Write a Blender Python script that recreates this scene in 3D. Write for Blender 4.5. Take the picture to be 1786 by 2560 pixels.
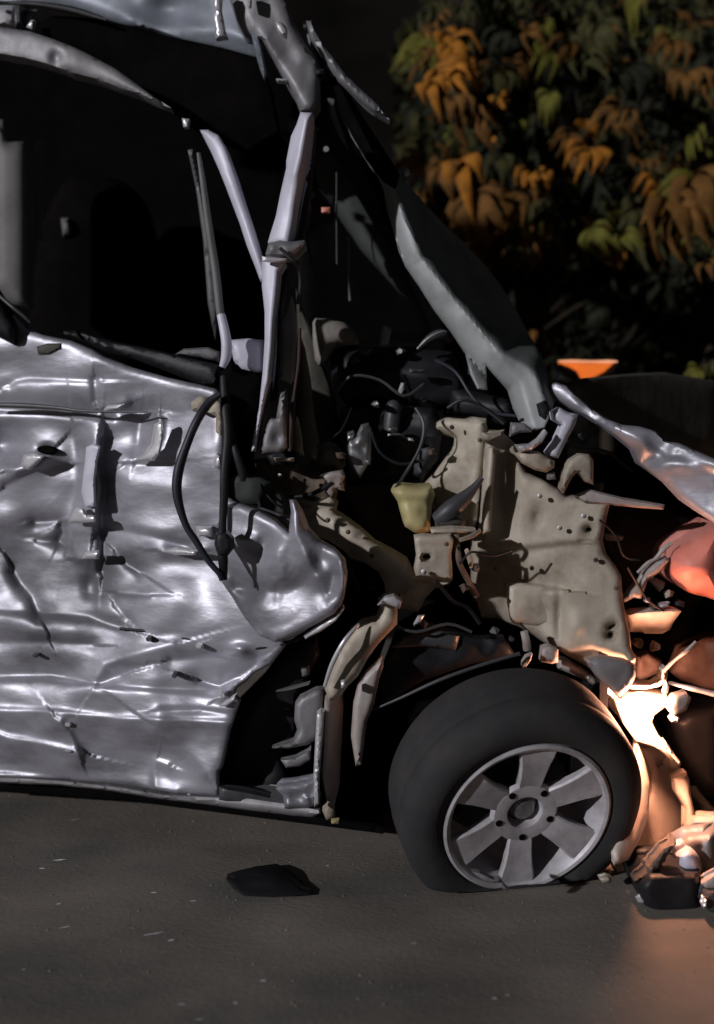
import bpy, bmesh, math, random
import numpy as np
from mathutils import Vector, Matrix
from mathutils.geometry import delaunay_2d_cdt

random.seed(7)
rng = np.random.RandomState(11)
for o in list(bpy.data.objects):
    bpy.data.objects.remove(o)
SC = bpy.context.scene
COL = SC.collection
R = math.radians

# ------------------------------------------------------------------ camera
F, CX, HOR, CAMZ = 2760.0, 893.0, 1000.0, 1.15     # focal length, centre, horizon (photo pixels), eye height (m)
cam = bpy.data.cameras.new('camera')
cam.sensor_fit = 'VERTICAL'
cam.sensor_height = 24.0
cam.lens = F / 2560.0 * 24.0
cam.shift_y = -(1280.0 - HOR) / 2560.0
cam.clip_start, cam.clip_end = 0.05, 200.0
cam.dof.use_dof = True
cam.dof.focus_distance = 2.7
cam.dof.aperture_fstop = 0.8
camo = bpy.data.objects.new('camera', cam)
COL.objects.link(camo)
camo.location = (0, 0, CAMZ)
camo.rotation_euler = (R(90), 0, 0)
SC.camera = camo

# ------------------------------------------------------------------ night sky and key light
SUN_DIR = Vector((0.76, 0.62, -0.31)).normalized()          # direction the light travels
elev = math.asin(-SUN_DIR.z)
w = bpy.data.worlds.new('World')
SC.world = w
w.use_nodes = True
nt = w.node_tree
sky = nt.nodes.new('ShaderNodeTexSky')
sky.sky_type = 'NISHITA'
sky.sun_disc = False
sky.sun_elevation = elev
sky.sun_rotation = math.atan2(-SUN_DIR.x, -SUN_DIR.y)
nt.links.new(sky.outputs[0], nt.nodes['Background'].inputs[0])
nt.nodes['Background'].inputs[1].default_value = 0.0030
sun = bpy.data.lights.new('sun', 'SUN')
sun.energy = 2.1
sun.angle = R(1.2)
sun.color = (0.97, 0.95, 1.0)
so = bpy.data.objects.new('sun', sun)
COL.objects.link(so)
so.rotation_euler = SUN_DIR.to_track_quat('-Z', 'Y').to_euler()
SC.view_settings.view_transform = 'Standard'
SC.view_settings.look = 'None'
SC.view_settings.exposure = 0.0
SC.view_settings.gamma = 1.0
SC.view_settings.use_curve_mapping = False

# ------------------------------------------------------------------ helpers
ORG = {}


def P(px, py, Y):
    return Vector(((px - CX) / F * Y, Y, CAMZ - (py - HOR) / F * Y))


def mat(name, base, rough=0.5, metal=0.0, dirt=None, amt=0.4, scale=12.0, bump=0.1, bscale=60.0,
        emit=None, estr=0.0, coat=0.0, spec=0.5, stretch=(1, 1, 1), lo=0.42, hi=0.66):
    m = bpy.data.materials.new(name)
    m.use_nodes = True
    t = m.node_tree
    b = t.nodes['Principled BSDF']
    b.inputs['Roughness'].default_value = rough
    b.inputs['Metallic'].default_value = metal
    b.inputs['Coat Weight'].default_value = coat
    b.inputs['Specular IOR Level'].default_value = spec
    tc = t.nodes.new('ShaderNodeTexCoord')
    mp = t.nodes.new('ShaderNodeMapping')
    mp.inputs['Scale'].default_value = stretch
    t.links.new(tc.outputs['Object'], mp.inputs[0])
    n1 = t.nodes.new('ShaderNodeTexNoise')
    n1.inputs['Scale'].default_value = scale
    n1.inputs['Detail'].default_value = 6
    n1.inputs['Roughness'].default_value = 0.62
    t.links.new(mp.outputs[0], n1.inputs['Vector'])
    rmp = t.nodes.new('ShaderNodeValToRGB')
    d = dirt or tuple(c * 0.55 for c in base)
    rmp.color_ramp.elements[0].position = lo
    rmp.color_ramp.elements[0].color = (*base, 1)
    rmp.color_ramp.elements[1].position = hi
    rmp.color_ramp.elements[1].color = (*[base[i] * (1 - amt) + d[i] * amt for i in range(3)], 1)
    t.links.new(n1.outputs[0], rmp.inputs[0])
    t.links.new(rmp.outputs[0], b.inputs['Base Color'])
    n2 = t.nodes.new('ShaderNodeTexNoise')
    n2.inputs['Scale'].default_value = bscale
    n2.inputs['Detail'].default_value = 4
    t.links.new(mp.outputs[0], n2.inputs['Vector'])
    if bump > 0:
        bp = t.nodes.new('ShaderNodeBump')
        bp.inputs['Strength'].default_value = bump
        bp.inputs['Distance'].default_value = 0.01
        t.links.new(n2.outputs[0], bp.inputs['Height'])
        t.links.new(bp.outputs[0], b.inputs['Normal'])
    mr = t.nodes.new('ShaderNodeMapRange')
    mr.inputs['To Min'].default_value = max(0.05, rough - 0.1)
    mr.inputs['To Max'].default_value = min(1, rough + 0.14)
    t.links.new(n1.outputs[0], mr.inputs['Value'])
    t.links.new(mr.outputs[0], b.inputs['Roughness'])
    if emit:
        b.inputs['Emission Color'].default_value = (*emit, 1)
        b.inputs['Emission Strength'].default_value = estr
    return m


M = {}
M['silver'] = mat('silver_paint', (0.45, 0.445, 0.495), 0.42, 0.44, (0.10, 0.10, 0.107), 0.80, 2.6, 0.08, 30, stretch=(1, 1, 2.6), lo=0.42, hi=0.66)
M['silver_dull'] = mat('scuffed_silver', (0.27, 0.265, 0.275), 0.55, 0.35, (0.10, 0.095, 0.09), 0.5, 8, 0.08, 40)
M['roof'] = mat('roof_paint', (0.25, 0.275, 0.32), 0.5, 0.2, (0.10, 0.11, 0.12), 0.6, 4, 0.05, 25)
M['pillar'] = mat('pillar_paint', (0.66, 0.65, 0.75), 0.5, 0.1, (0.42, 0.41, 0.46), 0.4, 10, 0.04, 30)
M['trim'] = mat('pale_trim', (0.16, 0.155, 0.15), 0.6, 0.0, (0.08, 0.08, 0.075), 0.5, 9, 0.05, 40)
M['beige'] = mat('inner_wing_primer', (0.40, 0.355, 0.285), 0.62, 0.05, (0.16, 0.125, 0.09), 0.8, 7, 0.14, 45, lo=0.44, hi=0.66)
M['beige_light'] = mat('pale_primer', (0.52, 0.465, 0.375), 0.6, 0.05, (0.20, 0.16, 0.12), 0.75, 8, 0.12, 45, lo=0.44, hi=0.66)
M['brown'] = mat('dirty_cowl', (0.17, 0.125, 0.095), 0.7, 0.0, (0.05, 0.03, 0.02), 0.8, 14, 0.12, 40)
M['olive'] = mat('dusty_bulkhead', (0.085, 0.08, 0.062), 0.7, 0.0, (0.03, 0.028, 0.024), 0.7, 9, 0.1, 40)
M['black'] = mat('black_plastic', (0.010, 0.010, 0.012), 0.5, 0.0, (0.022, 0.022, 0.024), 0.5, 10, 0.08, 60, spec=0.3)
M['void'] = mat('black_cloth_and_voids', (0.005, 0.0045, 0.0045), 1.0, 0.0, (0.008, 0.007, 0.007), 0.6, 10, 0.1, 90, spec=0.0)  # near-black cloth, also the painted shade of gaps and holes
M['grey_plastic'] = mat('grey_plastic', (0.06, 0.06, 0.066), 0.45, 0.0, (0.025, 0.025, 0.028), 0.6, 9, 0.06, 40)
M['alu'] = mat('cast_aluminium', (0.42, 0.42, 0.43), 0.45, 0.7, (0.12, 0.12, 0.12), 0.8, 16, 0.15, 60)
M['bright'] = mat('bright_metal_and_highlights', (0.72, 0.71, 0.74), 0.35, 0.45, (0.4, 0.38, 0.38), 0.4, 14, 0.06, 40)
M['glassd'] = mat('dark_glass', (0.01, 0.01, 0.011), 0.25, 0.0, (0.02, 0.02, 0.02), 0.5, 6, 0.02, 20, spec=0.4)
M['rubber'] = mat('tyre_rubber', (0.028, 0.028, 0.030), 0.8, 0.0, (0.055, 0.05, 0.046), 0.6, 7, 0.1, 70, spec=0.3)
M['wheel'] = mat('wheel_silver', (0.50, 0.485, 0.51), 0.48, 0.15, (0.26, 0.24, 0.24), 0.7, 16, 0.05, 50)
M['yellow'] = mat('yellowed_reservoir', (0.50, 0.44, 0.21), 0.5, 0.0, (0.36, 0.31, 0.16), 0.7, 14, 0.04, 40)
M['airbag'] = mat('airbag_cloth', (0.30, 0.295, 0.26), 0.85, 0.0, (0.17, 0.12, 0.10), 0.7, 8, 0.15, 50)
M['greencloth'] = mat('dark_green_sheet', (0.035, 0.042, 0.036), 0.7, 0.0, (0.02, 0.022, 0.02), 0.6, 8, 0.1, 40)
M['bonnet'] = mat('bonnet_paint', (0.33, 0.35, 0.35), 0.55, 0.1, (0.12, 0.14, 0.11), 0.75, 4, 0.06, 30)
M['navy'] = mat('navy_seal', (0.02, 0.022, 0.035), 0.5, 0.0, (0.01, 0.01, 0.014), 0.6, 12, 0.06, 40)
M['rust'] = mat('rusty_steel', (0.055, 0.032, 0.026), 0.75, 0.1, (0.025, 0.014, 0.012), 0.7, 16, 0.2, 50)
M['primer_pink'] = mat('bare_panel', (0.42, 0.38, 0.36), 0.55, 0.1, (0.25, 0.18, 0.15), 0.6, 14, 0.1, 45)
M['red_plastic'] = mat('red_plastic', (0.80, 0.33, 0.27), 0.5, 0.0, (0.70, 0.16, 0.10), 0.9, 2.5, 0.02, 30)
M['guard'] = mat('pale_splash_guard', (0.62, 0.54, 0.47), 0.6, 0.0, (0.35, 0.25, 0.2), 0.6, 9, 0.08, 40)
M['amber_rim'] = mat('lit_lens_rim', (0.7, 0.4, 0.3), 0.3, 0, emit=(1.0, 0.42, 0.22), estr=0.8, bump=0)
M['lamp'] = mat('lit_headlamp', (0.8, 0.7, 0.6), 0.4, 0, emit=(1.0, 0.44, 0.26), estr=580.0, bump=0)
M['amber'] = mat('lit_amber_lens', (0.7, 0.2, 0.03), 0.3, 0, emit=(1.0, 0.20, 0.03), estr=0.75, bump=0, amt=0.3)
M['road'] = mat('worn_asphalt', (0.255, 0.226, 0.192), 0.92, 0.0, (0.112, 0.112, 0.104), 0.95, 1.8, 0.18, 120, spec=0.06, stretch=(0.6, 1, 1), lo=0.35, hi=0.68)
M['soil'] = mat('dark_soil', (0.010, 0.009, 0.008), 0.95, 0.0, (0.006, 0.006, 0.005), 0.8, 2.0, 0.4, 12, spec=0.0)
M['bark'] = mat('bark', (0.035, 0.028, 0.02), 0.9, 0.0, (0.015, 0.012, 0.01), 0.8, 14, 0.4, 30, spec=0.1)
LEAF = [mat('leaf_orange', (0.50, 0.205, 0.024), 0.7, 0, (0.14, 0.045, 0.010), 0.9, 3.5, 0.1, 30, spec=0.15, lo=0.3, hi=0.7),  # plain orange base, darker in noise patches
        mat('leaf_brown', (0.20, 0.095, 0.022), 0.75, 0, (0.045, 0.022, 0.009), 0.9, 3.5, 0.1, 30, spec=0.15, lo=0.3, hi=0.7),
        mat('leaf_olive', (0.066, 0.062, 0.020), 0.7, 0, (0.022, 0.023, 0.010), 0.9, 3.5, 0.1, 30, spec=0.15, lo=0.3, hi=0.7),
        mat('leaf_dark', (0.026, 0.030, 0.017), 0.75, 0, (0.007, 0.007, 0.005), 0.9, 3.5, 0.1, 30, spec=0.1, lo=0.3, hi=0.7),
        mat('leaf_yellow_green', (0.145, 0.138, 0.020), 0.7, 0, (0.05, 0.05, 0.010), 0.9, 3.5, 0.1, 30, spec=0.15, lo=0.3, hi=0.7)]


def tag(o, label=None, cat=None, group=None, kind=None):
    if label: o['label'] = label
    if cat: o['category'] = cat
    if group: o['group'] = group
    if kind: o['kind'] = kind
    return o


def empty(name, loc, parent=None):
    o = bpy.data.objects.new(name, None)
    COL.objects.link(o)
    o.empty_display_size = 0.1
    loc = Vector(loc)
    if parent:
        o.parent = parent
        o.location = loc - ORG[parent]
    else:
        o.location = loc
    ORG[o] = loc
    return o


def link(name, verts, faces, material, parent=None, origin=None, smooth=True, sharp=42):
    """link world-space verts as one mesh object whose origin is its own centre"""
    v = np.array([tuple(q) for q in verts], float)
    c = Vector(origin) if origin is not None else Vector(((v.min(0) + v.max(0)) / 2).tolist())
    me = bpy.data.meshes.new(name)
    me.from_pydata((v - np.array(c)).tolist(), [], [tuple(f) for f in faces])
    me.materials.append(material)
    bm = bmesh.new()
    bm.from_mesh(me)
    bmesh.ops.recalc_face_normals(bm, faces=bm.faces)
    for f in bm.faces:
        f.smooth = smooth
    bm.to_mesh(me)
    bm.free()
    if smooth:
        me.set_sharp_from_angle(angle=R(sharp))
    o = bpy.data.objects.new(name, me)
    COL.objects.link(o)
    ORG[o] = c
    if parent:
        o.parent = parent
        o.location = c - ORG[parent]
    else:
        o.location = c
    return o


# --- value noise on arrays
TAB = rng.rand(256, 256)


def vnoise(x, y):
    xi, yi = np.floor(x).astype(int), np.floor(y).astype(int)
    fx, fy = x - xi, y - yi
    fx, fy = fx * fx * (3 - 2 * fx), fy * fy * (3 - 2 * fy)
    a, b = TAB[xi % 256, yi % 256], TAB[(xi + 1) % 256, yi % 256]
    c, d = TAB[xi % 256, (yi + 1) % 256], TAB[(xi + 1) % 256, (yi + 1) % 256]
    return (a * (1 - fx) + b * fx) * (1 - fy) + (c * (1 - fx) + d * fx) * fy - 0.5


def snoise(x, y):
    """two rotated layers, so that no grid shows"""
    return 0.6 * vnoise(x * 0.86 - y * 0.5, x * 0.5 + y * 0.86) + 0.6 * vnoise(x * 0.4 + y * 0.92 + 17.3, -x * 0.92 + y * 0.4 + 41.7)


def crumple(x, y, size, seed=0):
    """folded sheet: warped triangle waves in several directions, about -1..1"""
    h = 0
    r = np.random.RandomState(seed + 50)
    wx, wy = x + size * 0.9 * vnoise(x / size + seed * 7.3, y / size + 3.1), y + size * 0.9 * vnoise(x / size + 11.7, y / size + seed * 5.9)
    for k in range(4):
        a = r.rand() * math.pi
        s = size * (0.7 + r.rand())
        u = (wx * math.cos(a) + wy * math.sin(a)) / s + r.rand() * 9
        tri = np.abs((u % 2) - 1) * 2 - 1
        tri = np.sign(tri) * (1 - np.sqrt((1 - np.abs(tri)) ** 2 + 0.01) + 0.1)
        h = h + tri * (0.35 + 0.5 * vnoise(x / size / 1.7 + k * 13.3, y / size / 1.7 + seed))
    return h * 0.6


def seg_dist(x, y, pts, closed=False):
    """unsigned distance and side sign to a polyline"""
    pts = np.array(pts, float)[:, :2]
    n = len(pts)
    best = np.full(x.shape, 1e9)
    sgn = np.ones(x.shape)
    for i in range(n if closed else n - 1):
        a, b = pts[i], pts[(i + 1) % n]
        d = b - a
        L = max(d @ d, 1e-9)
        t = np.clip(((x - a[0]) * d[0] + (y - a[1]) * d[1]) / L, 0, 1)
        q = np.hypot(x - a[0] - t * d[0], y - a[1] - t * d[1])
        cr = d[0] * (y - a[1]) - d[1] * (x - a[0])
        upd = q < best
        best = np.where(upd, q, best)
        sgn = np.where(upd, np.sign(cr), sgn)
    return best, sgn


def fold(pts, wa, wb, amp, soft=7.0, steep=2.0):
    """tent-shaped crease along a polyline: width wa on its right-hand side (screen), wb on the other; amp metres toward the viewer"""
    amp = math.copysign(min(abs(amp), steep * min(wa, wb) * 0.0011), amp)

    def f(x, y):
        d, s = seg_dist(x, y, pts)
        q = soft * 1.7
        d = np.sqrt(d * d + q * q) - q
        return amp * np.exp(-d / np.where(s > 0, wa, wb))
    return f


def step(pts, wdt, amp, reach=90):
    def f(x, y):
        d, s = seg_dist(x, y, pts)
        return amp * s * np.tanh(d / wdt) * np.exp(-(d / reach) ** 2)
    return f


def blob(cx, cy, rx, ry, amp, rot=0):
    c, s = math.cos(R(rot)), math.sin(R(rot))
    def f(x, y):
        dx, dy = x - cx, y - cy
        return amp * np.exp(-((dx * c + dy * s) / rx) ** 2 - ((-dx * s + dy * c) / ry) ** 2)
    return f


def smooth_poly(pts, closed=True, n=4):
    pts = [tuple(map(float, p)) for p in pts]
    k = len(pts[0])
    out = []
    m = len(pts)
    rngi = range(m) if closed else range(m - 1)
    for i in rngi:
        if closed:
            p0, p1, p2, p3 = pts[i - 1], pts[i], pts[(i + 1) % m], pts[(i + 2) % m]
        else:
            p0, p1, p2, p3 = pts[max(i - 1, 0)], pts[i], pts[i + 1], pts[min(i + 2, m - 1)]
        for j in range(n):
            t = j / n
            out.append(tuple(0.5 * (2 * p1[c] + (p2[c] - p0[c]) * t + (2 * p0[c] - 5 * p1[c] + 4 * p2[c] - p3[c]) * t * t
                                    + (3 * p1[c] - p0[c] - 3 * p2[c] + p3[c]) * t ** 3) for c in range(k)))
    if not closed:
        out.append(pts[-1])
    return out


def side(x):
    """depth of the car's flank"""
    return 3.0 - 0.4 * np.asarray(x) / 900.0


def grad(x0, Y0, x1, Y1, yslope=0.0, yref=1000):
    return lambda x, y: Y0 + (Y1 - Y0) * (np.asarray(x) - x0) / (x1 - x0) + yslope * (np.asarray(y) - yref) / 1000.0


def panel(name, outline, Y, material, parent, thick=0.03, stepx=12, bulge=0.0, bw=30, h=(), crum=0.0, csize=60, seed=0,
          jag=0.0, smooth=0, holes=(), label=None, sharp=42, round_edge=6):
    """a real panel: outline at its own depth, relief towards the viewer, closed back and rim"""
    pts = smooth_poly(outline, True, smooth) if smooth else [tuple(map(float, p)) for p in outline]
    dense = []
    for i in range(len(pts)):
        a, b = pts[i], pts[(i + 1) % len(pts)]
        n = max(1, int(math.hypot(b[0] - a[0], b[1] - a[1]) / (stepx * 1.4)))
        for j in range(n):
            dense.append((a[0] + (b[0] - a[0]) * j / n, a[1] + (b[1] - a[1]) * j / n))
    if jag:
        dense = [(q[0] + random.uniform(-jag, jag), q[1] + random.uniform(-jag, jag)) for q in dense]
    rings = [dense] + [list(hh) for hh in holes]
    arr = np.array(dense)
    gx, gy = np.meshgrid(np.arange(arr[:, 0].min(), arr[:, 0].max(), stepx), np.arange(arr[:, 1].min(), arr[:, 1].max(), stepx))
    gx = gx + (np.arange(gx.shape[0]) % 2)[:, None] * stepx * 0.5
    gx, gy = gx.ravel(), gy.ravel()

    def inside(x, y, ring):
        r = np.array(ring)
        c = np.zeros(x.shape, bool)
        for i in range(len(r)):
            x0, y0 = r[i - 1]
            x1, y1 = r[i]
            if y0 == y1: continue
            c ^= ((y0 > y) != (y1 > y)) & (x < (x1 - x0) * (y - y0) / (y1 - y0) + x0)
        return c
    keep = inside(gx, gy, dense)
    d, _ = seg_dist(gx, gy, dense, True)
    keep &= d > stepx * 0.95
    nd = len(dense)
    ring2 = []
    ro = min(stepx * 0.55, max(round_edge, 3))
    for i in range(nd):
        a, b = dense[i - 1], dense[(i + 1) % nd]
        tx, ty = b[0] - a[0], b[1] - a[1]
        L = math.hypot(tx, ty) or 1
        for sg in (1, -1):
            ring2.append((dense[i][0] - sg * ty / L * ro, dense[i][1] + sg * tx / L * ro))
    r2 = np.array(ring2)
    k2 = inside(r2[:, 0], r2[:, 1], dense)
    k2 &= seg_dist(r2[:, 0], r2[:, 1], dense, True)[0] > ro * 0.75
    r2 = r2[k2]
    for hh in holes:
        keep &= ~inside(gx, gy, hh)
        dh, _ = seg_dist(gx, gy, hh, True)
        keep &= dh > stepx * 0.45
    vin, edges, k = [], [], 0
    for ring in rings:
        n = len(ring)
        vin += ring
        edges += [(k + i, k + (i + 1) % n) for i in range(n)]
        k += n
    for hh in holes:
        r2 = r2[seg_dist(r2[:, 0], r2[:, 1], hh, True)[0] > ro]
    vin += [tuple(q) for q in r2]
    vin += list(zip(gx[keep], gy[keep]))
    vo, eo, fo, *_ = delaunay_2d_cdt([Vector(q) for q in vin], edges, [], 0, 1e-4)
    vx = np.array([q[0] for q in vo])
    vy = np.array([q[1] for q in vo])
    cent = np.array([[sum(vo[i][0] for i in f) / len(f), sum(vo[i][1] for i in f) / len(f)] for f in fo])
    ok = inside(cent[:, 0], cent[:, 1], dense)
    for hh in holes:
        ok &= ~inside(cent[:, 0], cent[:, 1], hh)
    fo = [f for f, g in zip(fo, ok) if g]
    yb = Y(vx, vy) if callable(Y) else np.full(vx.shape, float(Y))
    hh_ = np.zeros(vx.shape)
    d, _ = seg_dist(vx, vy, dense, True)
    for q in holes:
        d = np.minimum(d, seg_dist(vx, vy, q, True)[0])
    if bulge:
        t = np.clip(d / bw, 0, 1)
        hh_ += bulge * (np.sqrt(np.clip(1 - (1 - t) ** 2, 0, 1)) - 1)
    if round_edge:
        t = np.clip(d / round_edge, 0, 1)
        hh_ += min(thick * 0.4, 0.006) * (np.sqrt(np.clip(1 - (1 - t) ** 2, 0, 1)) - 1)
    for f in h:
        hh_ += f(vx, vy)
    if crum:
        hh_ += crum * crumple(vx, vy, csize, seed) * np.clip(d / 25, 0.25, 1)
    yy = yb - hh_
    nv = len(vx)
    V = [P(vx[i], vy[i], yy[i]) for i in range(nv)]
    # back: the same sheet pushed straight back by its thickness
    Bk = [q + Vector((0, thick, 0)) for q in V]
    cnt = {}
    for f in fo:
        for i in range(len(f)):
            e = (f[i], f[(i + 1) % len(f)])
            cnt[e] = cnt.get(e, 0) + 1
    faces = [tuple(f) for f in fo] + [tuple(reversed([i + nv for i in f])) for f in fo]
    for (a, b) in cnt:
        if (b, a) not in cnt:
            faces.append((b, a, a + nv, b + nv))
    o = link(name, V + Bk, faces, material, parent, sharp=sharp)
    if label: o['label'] = label
    return o


def tube(name, path, material, parent, seg=10, power=2.0, flat=1.0, sm=4, label=None, jit=0.0):
    """bar or cable through (px, py, depth, radius in photo pixels); power>2 squares the section, flat scales its depth"""
    pts = smooth_poly(path, False, sm) if len(path) > 2 and sm else path
    C = [P(q[0], q[1], q[2]) for q in pts]
    rad = [q[3] / F * q[2] for q in pts]
    V, Fc = [], []
    n = len(C)
    for i in range(n):
        t = (C[min(i + 1, n - 1)] - C[max(i - 1, 0)]).normalized()
        a = Vector((0, 1, 0))
        a = (a - t * a.dot(t)).normalized()
        b = t.cross(a)
        r = rad[i] * (1 + random.uniform(-jit, jit))
        for k in range(seg):
            th = 2 * math.pi * (k + 0.5) / seg
            c, s = math.cos(th), math.sin(th)
            m = (abs(c) ** power + abs(s) ** power) ** (-1 / power)
            V.append(C[i] + a * (c * m * r * flat) + b * (s * m * r))
    for i in range(n - 1):
        for k in range(seg):
            Fc.append((i * seg + k, i * seg + (k + 1) % seg, (i + 1) * seg + (k + 1) % seg, (i + 1) * seg + k))
    Fc.append(tuple(range(seg)))
    Fc.append(tuple(reversed(range((n - 1) * seg, n * seg))))
    o = link(name, V, Fc, material, parent, sharp=50)
    if label: o['label'] = label
    return o


def loft(name, rings, material, parent, label=None, sharp=40):
    """closed solid through equally long world-space rings"""
    n = len(rings[0])
    V = [q for r in rings for q in r]
    Fc = []
    for i in range(len(rings) - 1):
        for k in range(n):
            Fc.append((i * n + k, i * n + (k + 1) % n, (i + 1) * n + (k + 1) % n, (i + 1) * n + k))
    Fc.append(tuple(range(n)))
    Fc.append(tuple(reversed(range((len(rings) - 1) * n, len(rings) * n))))
    o = link(name, V, Fc, material, parent, sharp=sharp)
    if label: o['label'] = label
    return o


def can(name, cx, cy, Y, profile, material, parent, axis=(0, 0, 1), seg=20, label=None):
    """lathe: profile of (along, radius) in metres about an axis"""
    ax = Vector(axis).normalized()
    a = ax.orthogonal().normalized()
    b = ax.cross(a)
    c0 = P(cx, cy, Y)
    rings = [[c0 + ax * z + (a * math.cos(2 * math.pi * k / seg) + b * math.sin(2 * math.pi * k / seg)) * r for k in range(seg)] for z, r in profile]
    return loft(name, rings, material, parent, label)


# ------------------------------------------------------------------ the setting
gx = np.concatenate([np.linspace(-40, -4, 13), np.linspace(-3.6, 3.6, 150), np.linspace(4, 40, 13)])
gy = np.concatenate([np.linspace(-25, 0.4, 10), np.linspace(0.6, 4.5, 110), np.linspace(5, 60, 20)])
XX, YY = np.meshgrid(gx, gy)
ZZ = 0.012 * vnoise(XX * 2.5 + 40, YY * 2.5 + 40) + 0.005 * vnoise(XX * 8 + 40, YY * 8 + 40) + 0.002 * vnoise(XX * 22 + 90, YY * 22 + 90) - 0.004
near = (np.abs(XX) < 3.7) & (YY > 0.5) & (YY < 4.6)
ZZ = np.where(near, ZZ, -0.004)
nx = len(gx)
gv = list(zip(XX.ravel(), YY.ravel(), ZZ.ravel()))
gf = [(j * nx + i, j * nx + i + 1, (j + 1) * nx + i + 1, (j + 1) * nx + i) for j in range(len(gy) - 1) for i in range(nx - 1)]
g = link('ground', gv, gf, M['road'], origin=(0, 0, 0), sharp=80)
tag(g, 'rough brownish grey asphalt in front of the wrecked car', None, None, 'structure')

hx = np.linspace(-14, 14, 70)
hy = np.linspace(5.2, 11, 26)
XX, YY = np.meshgrid(hx, hy)
ZZ = np.clip((YY - 5.2) / 2.6, 0, 1) ** 1.5 * 1.7 + np.clip((YY - 7.4) / 3.5, 0, 1) * 4.5 + 0.5 * vnoise(XX * 1.3 + 30, YY * 1.3 + 30) * np.clip((YY - 5.2), 0, 1) + 0.15 * vnoise(XX * 5 + 30, YY * 5 + 30) * np.clip(YY - 5.2, 0, 1) - 0.05
nx = len(hx)
bank = link('earth_bank', list(zip(XX.ravel(), YY.ravel(), ZZ.ravel())),
            [(j * nx + i, j * nx + i + 1, (j + 1) * nx + i + 1, (j + 1) * nx + i) for j in range(len(hy) - 1) for i in range(nx - 1)], M['soil'], sharp=80)
tag(bank, 'dark earth bank rising behind the bushes', None, None, 'structure')

# ------------------------------------------------------------------ the wrecked car
car = empty('wrecked_car', (0.0, 3.2, 0.0))
tag(car, 'crushed silver car with a crumpled door, torn open engine bay and buckled bonnet', 'car')
S = lambda off=0.0: (lambda x, y: side(x) + off)

# cabin seen through the window openings
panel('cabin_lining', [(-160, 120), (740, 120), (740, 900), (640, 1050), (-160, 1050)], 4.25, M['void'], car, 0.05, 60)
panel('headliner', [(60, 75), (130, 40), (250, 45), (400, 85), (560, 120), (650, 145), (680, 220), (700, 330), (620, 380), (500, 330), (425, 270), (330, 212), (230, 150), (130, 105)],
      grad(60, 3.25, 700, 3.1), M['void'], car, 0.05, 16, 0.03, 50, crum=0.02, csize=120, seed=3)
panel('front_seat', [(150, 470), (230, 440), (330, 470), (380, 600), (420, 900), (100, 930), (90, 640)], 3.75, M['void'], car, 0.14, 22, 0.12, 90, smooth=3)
panel('rear_pillar_trim', [(-20, 290), (10, 300), (22, 350), (60, 355), (72, 380), (74, 560), (72, 770), (30, 760), (-20, 720)], 3.45, M['trim'], car, 0.05, 12, 0.04, 40)
panel('seat_belt', [(88, 355), (108, 350), (106, 600), (90, 605)], 3.6, M['trim'], car, 0.012, 12)
panel('belt_anchor', [(152, 545), (172, 545), (176, 585), (158, 592)], 3.72, M['trim'], car, 0.03, 8, 0.01, 10)

# roof
panel('roof', [(-40, 70), (-40, -60), (520, -60), (600, -60), (640, 20), (655, 150), (560, 125), (470, 105), (380, 75), (300, 60), (230, 40), (150, 20), (60, 10), (40, 60)],
      grad(0, 3.55, 650, 3.2), M['roof'], car, 0.03, 10, 0.02, 70, h=[fold([(330, 55), (500, 70), (640, 100)], 22, 30, 0.03), blob(420, 20, 60, 60, -0.05)], crum=0.025, csize=110, seed=1)
panel('rear_side_panel', [(-30, 18), (34, 14), (34, 66), (-30, 60)], 3.28, M['bright'], car, 0.05, 10, 0.01, 15)
tube('roof_rail', [(-20, 8, 3.25, 5), (30, 8, 3.25, 5), (90, 10, 3.22, 6), (170, 22, 3.2, 8), (230, 38, 3.18, 7), (268, 50, 3.16, 3)], M['black'], car, power=3)
panel('rail_foot', [(37, 12), (52, 8), (54, 66), (38, 68)], 3.23, M['grey_plastic'], car, 0.04, 8, 0.01, 8)
panel('rail_foot', [(60, 26), (95, 24), (85, 45), (70, 62), (58, 60)], 3.27, M['silver_dull'], car, 0.04, 8, 0.01, 10)
panel('rail_clip', [(66, 68), (78, 50), (88, 50), (80, 72)], 3.2, M['bright'], car, 0.02, 6)
panel('roof_side_frame', [(-30, 62), (30, 72), (75, 78), (135, 98), (185, 118), (230, 140), (290, 172), (340, 208), (385, 242), (428, 270), (395, 258), (350, 238), (300, 222), (240, 200), (185, 186), (140, 170), (110, 160), (60, 147), (-30, 132)],
      grad(0, 3.06, 430, 2.95), M['silver_dull'], car, 0.06, 7, 0.014, 30, h=[blob(140, 145, 14, 18, -0.014), fold([(0, 135), (110, 160), (125, 165)], 8, 8, 0.006)], crum=0.004, csize=70, seed=4)

# window opening
panel('window_seal', [(470, 375), (482, 372), (505, 470), (530, 620), (545, 770), (538, 850), (520, 760), (508, 600), (490, 470)], 3.02, M['grey_plastic'], car, 0.02, 10)
tube('window_frame', [(497, 385, 2.92, 5), (507, 450, 2.9, 7), (522, 560, 2.88, 9), (540, 680, 2.86, 10), (551, 780, 2.84, 10), (558, 800, 2.84, 11)], M['trim'], car, power=3, flat=1.6)
tube('window_frame', [(554, 790, 2.82, 11), (566, 850, 2.8, 13), (566, 890, 2.8, 13), (556, 918, 2.8, 8)], M['pillar'], car, power=3, flat=1.4, label='bright lower end of the window frame')
panel('frame_clip', [(455, 295), (474, 297), (470, 318), (459, 318)], 2.95, M['bright'], car, 0.02, 6)

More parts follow.
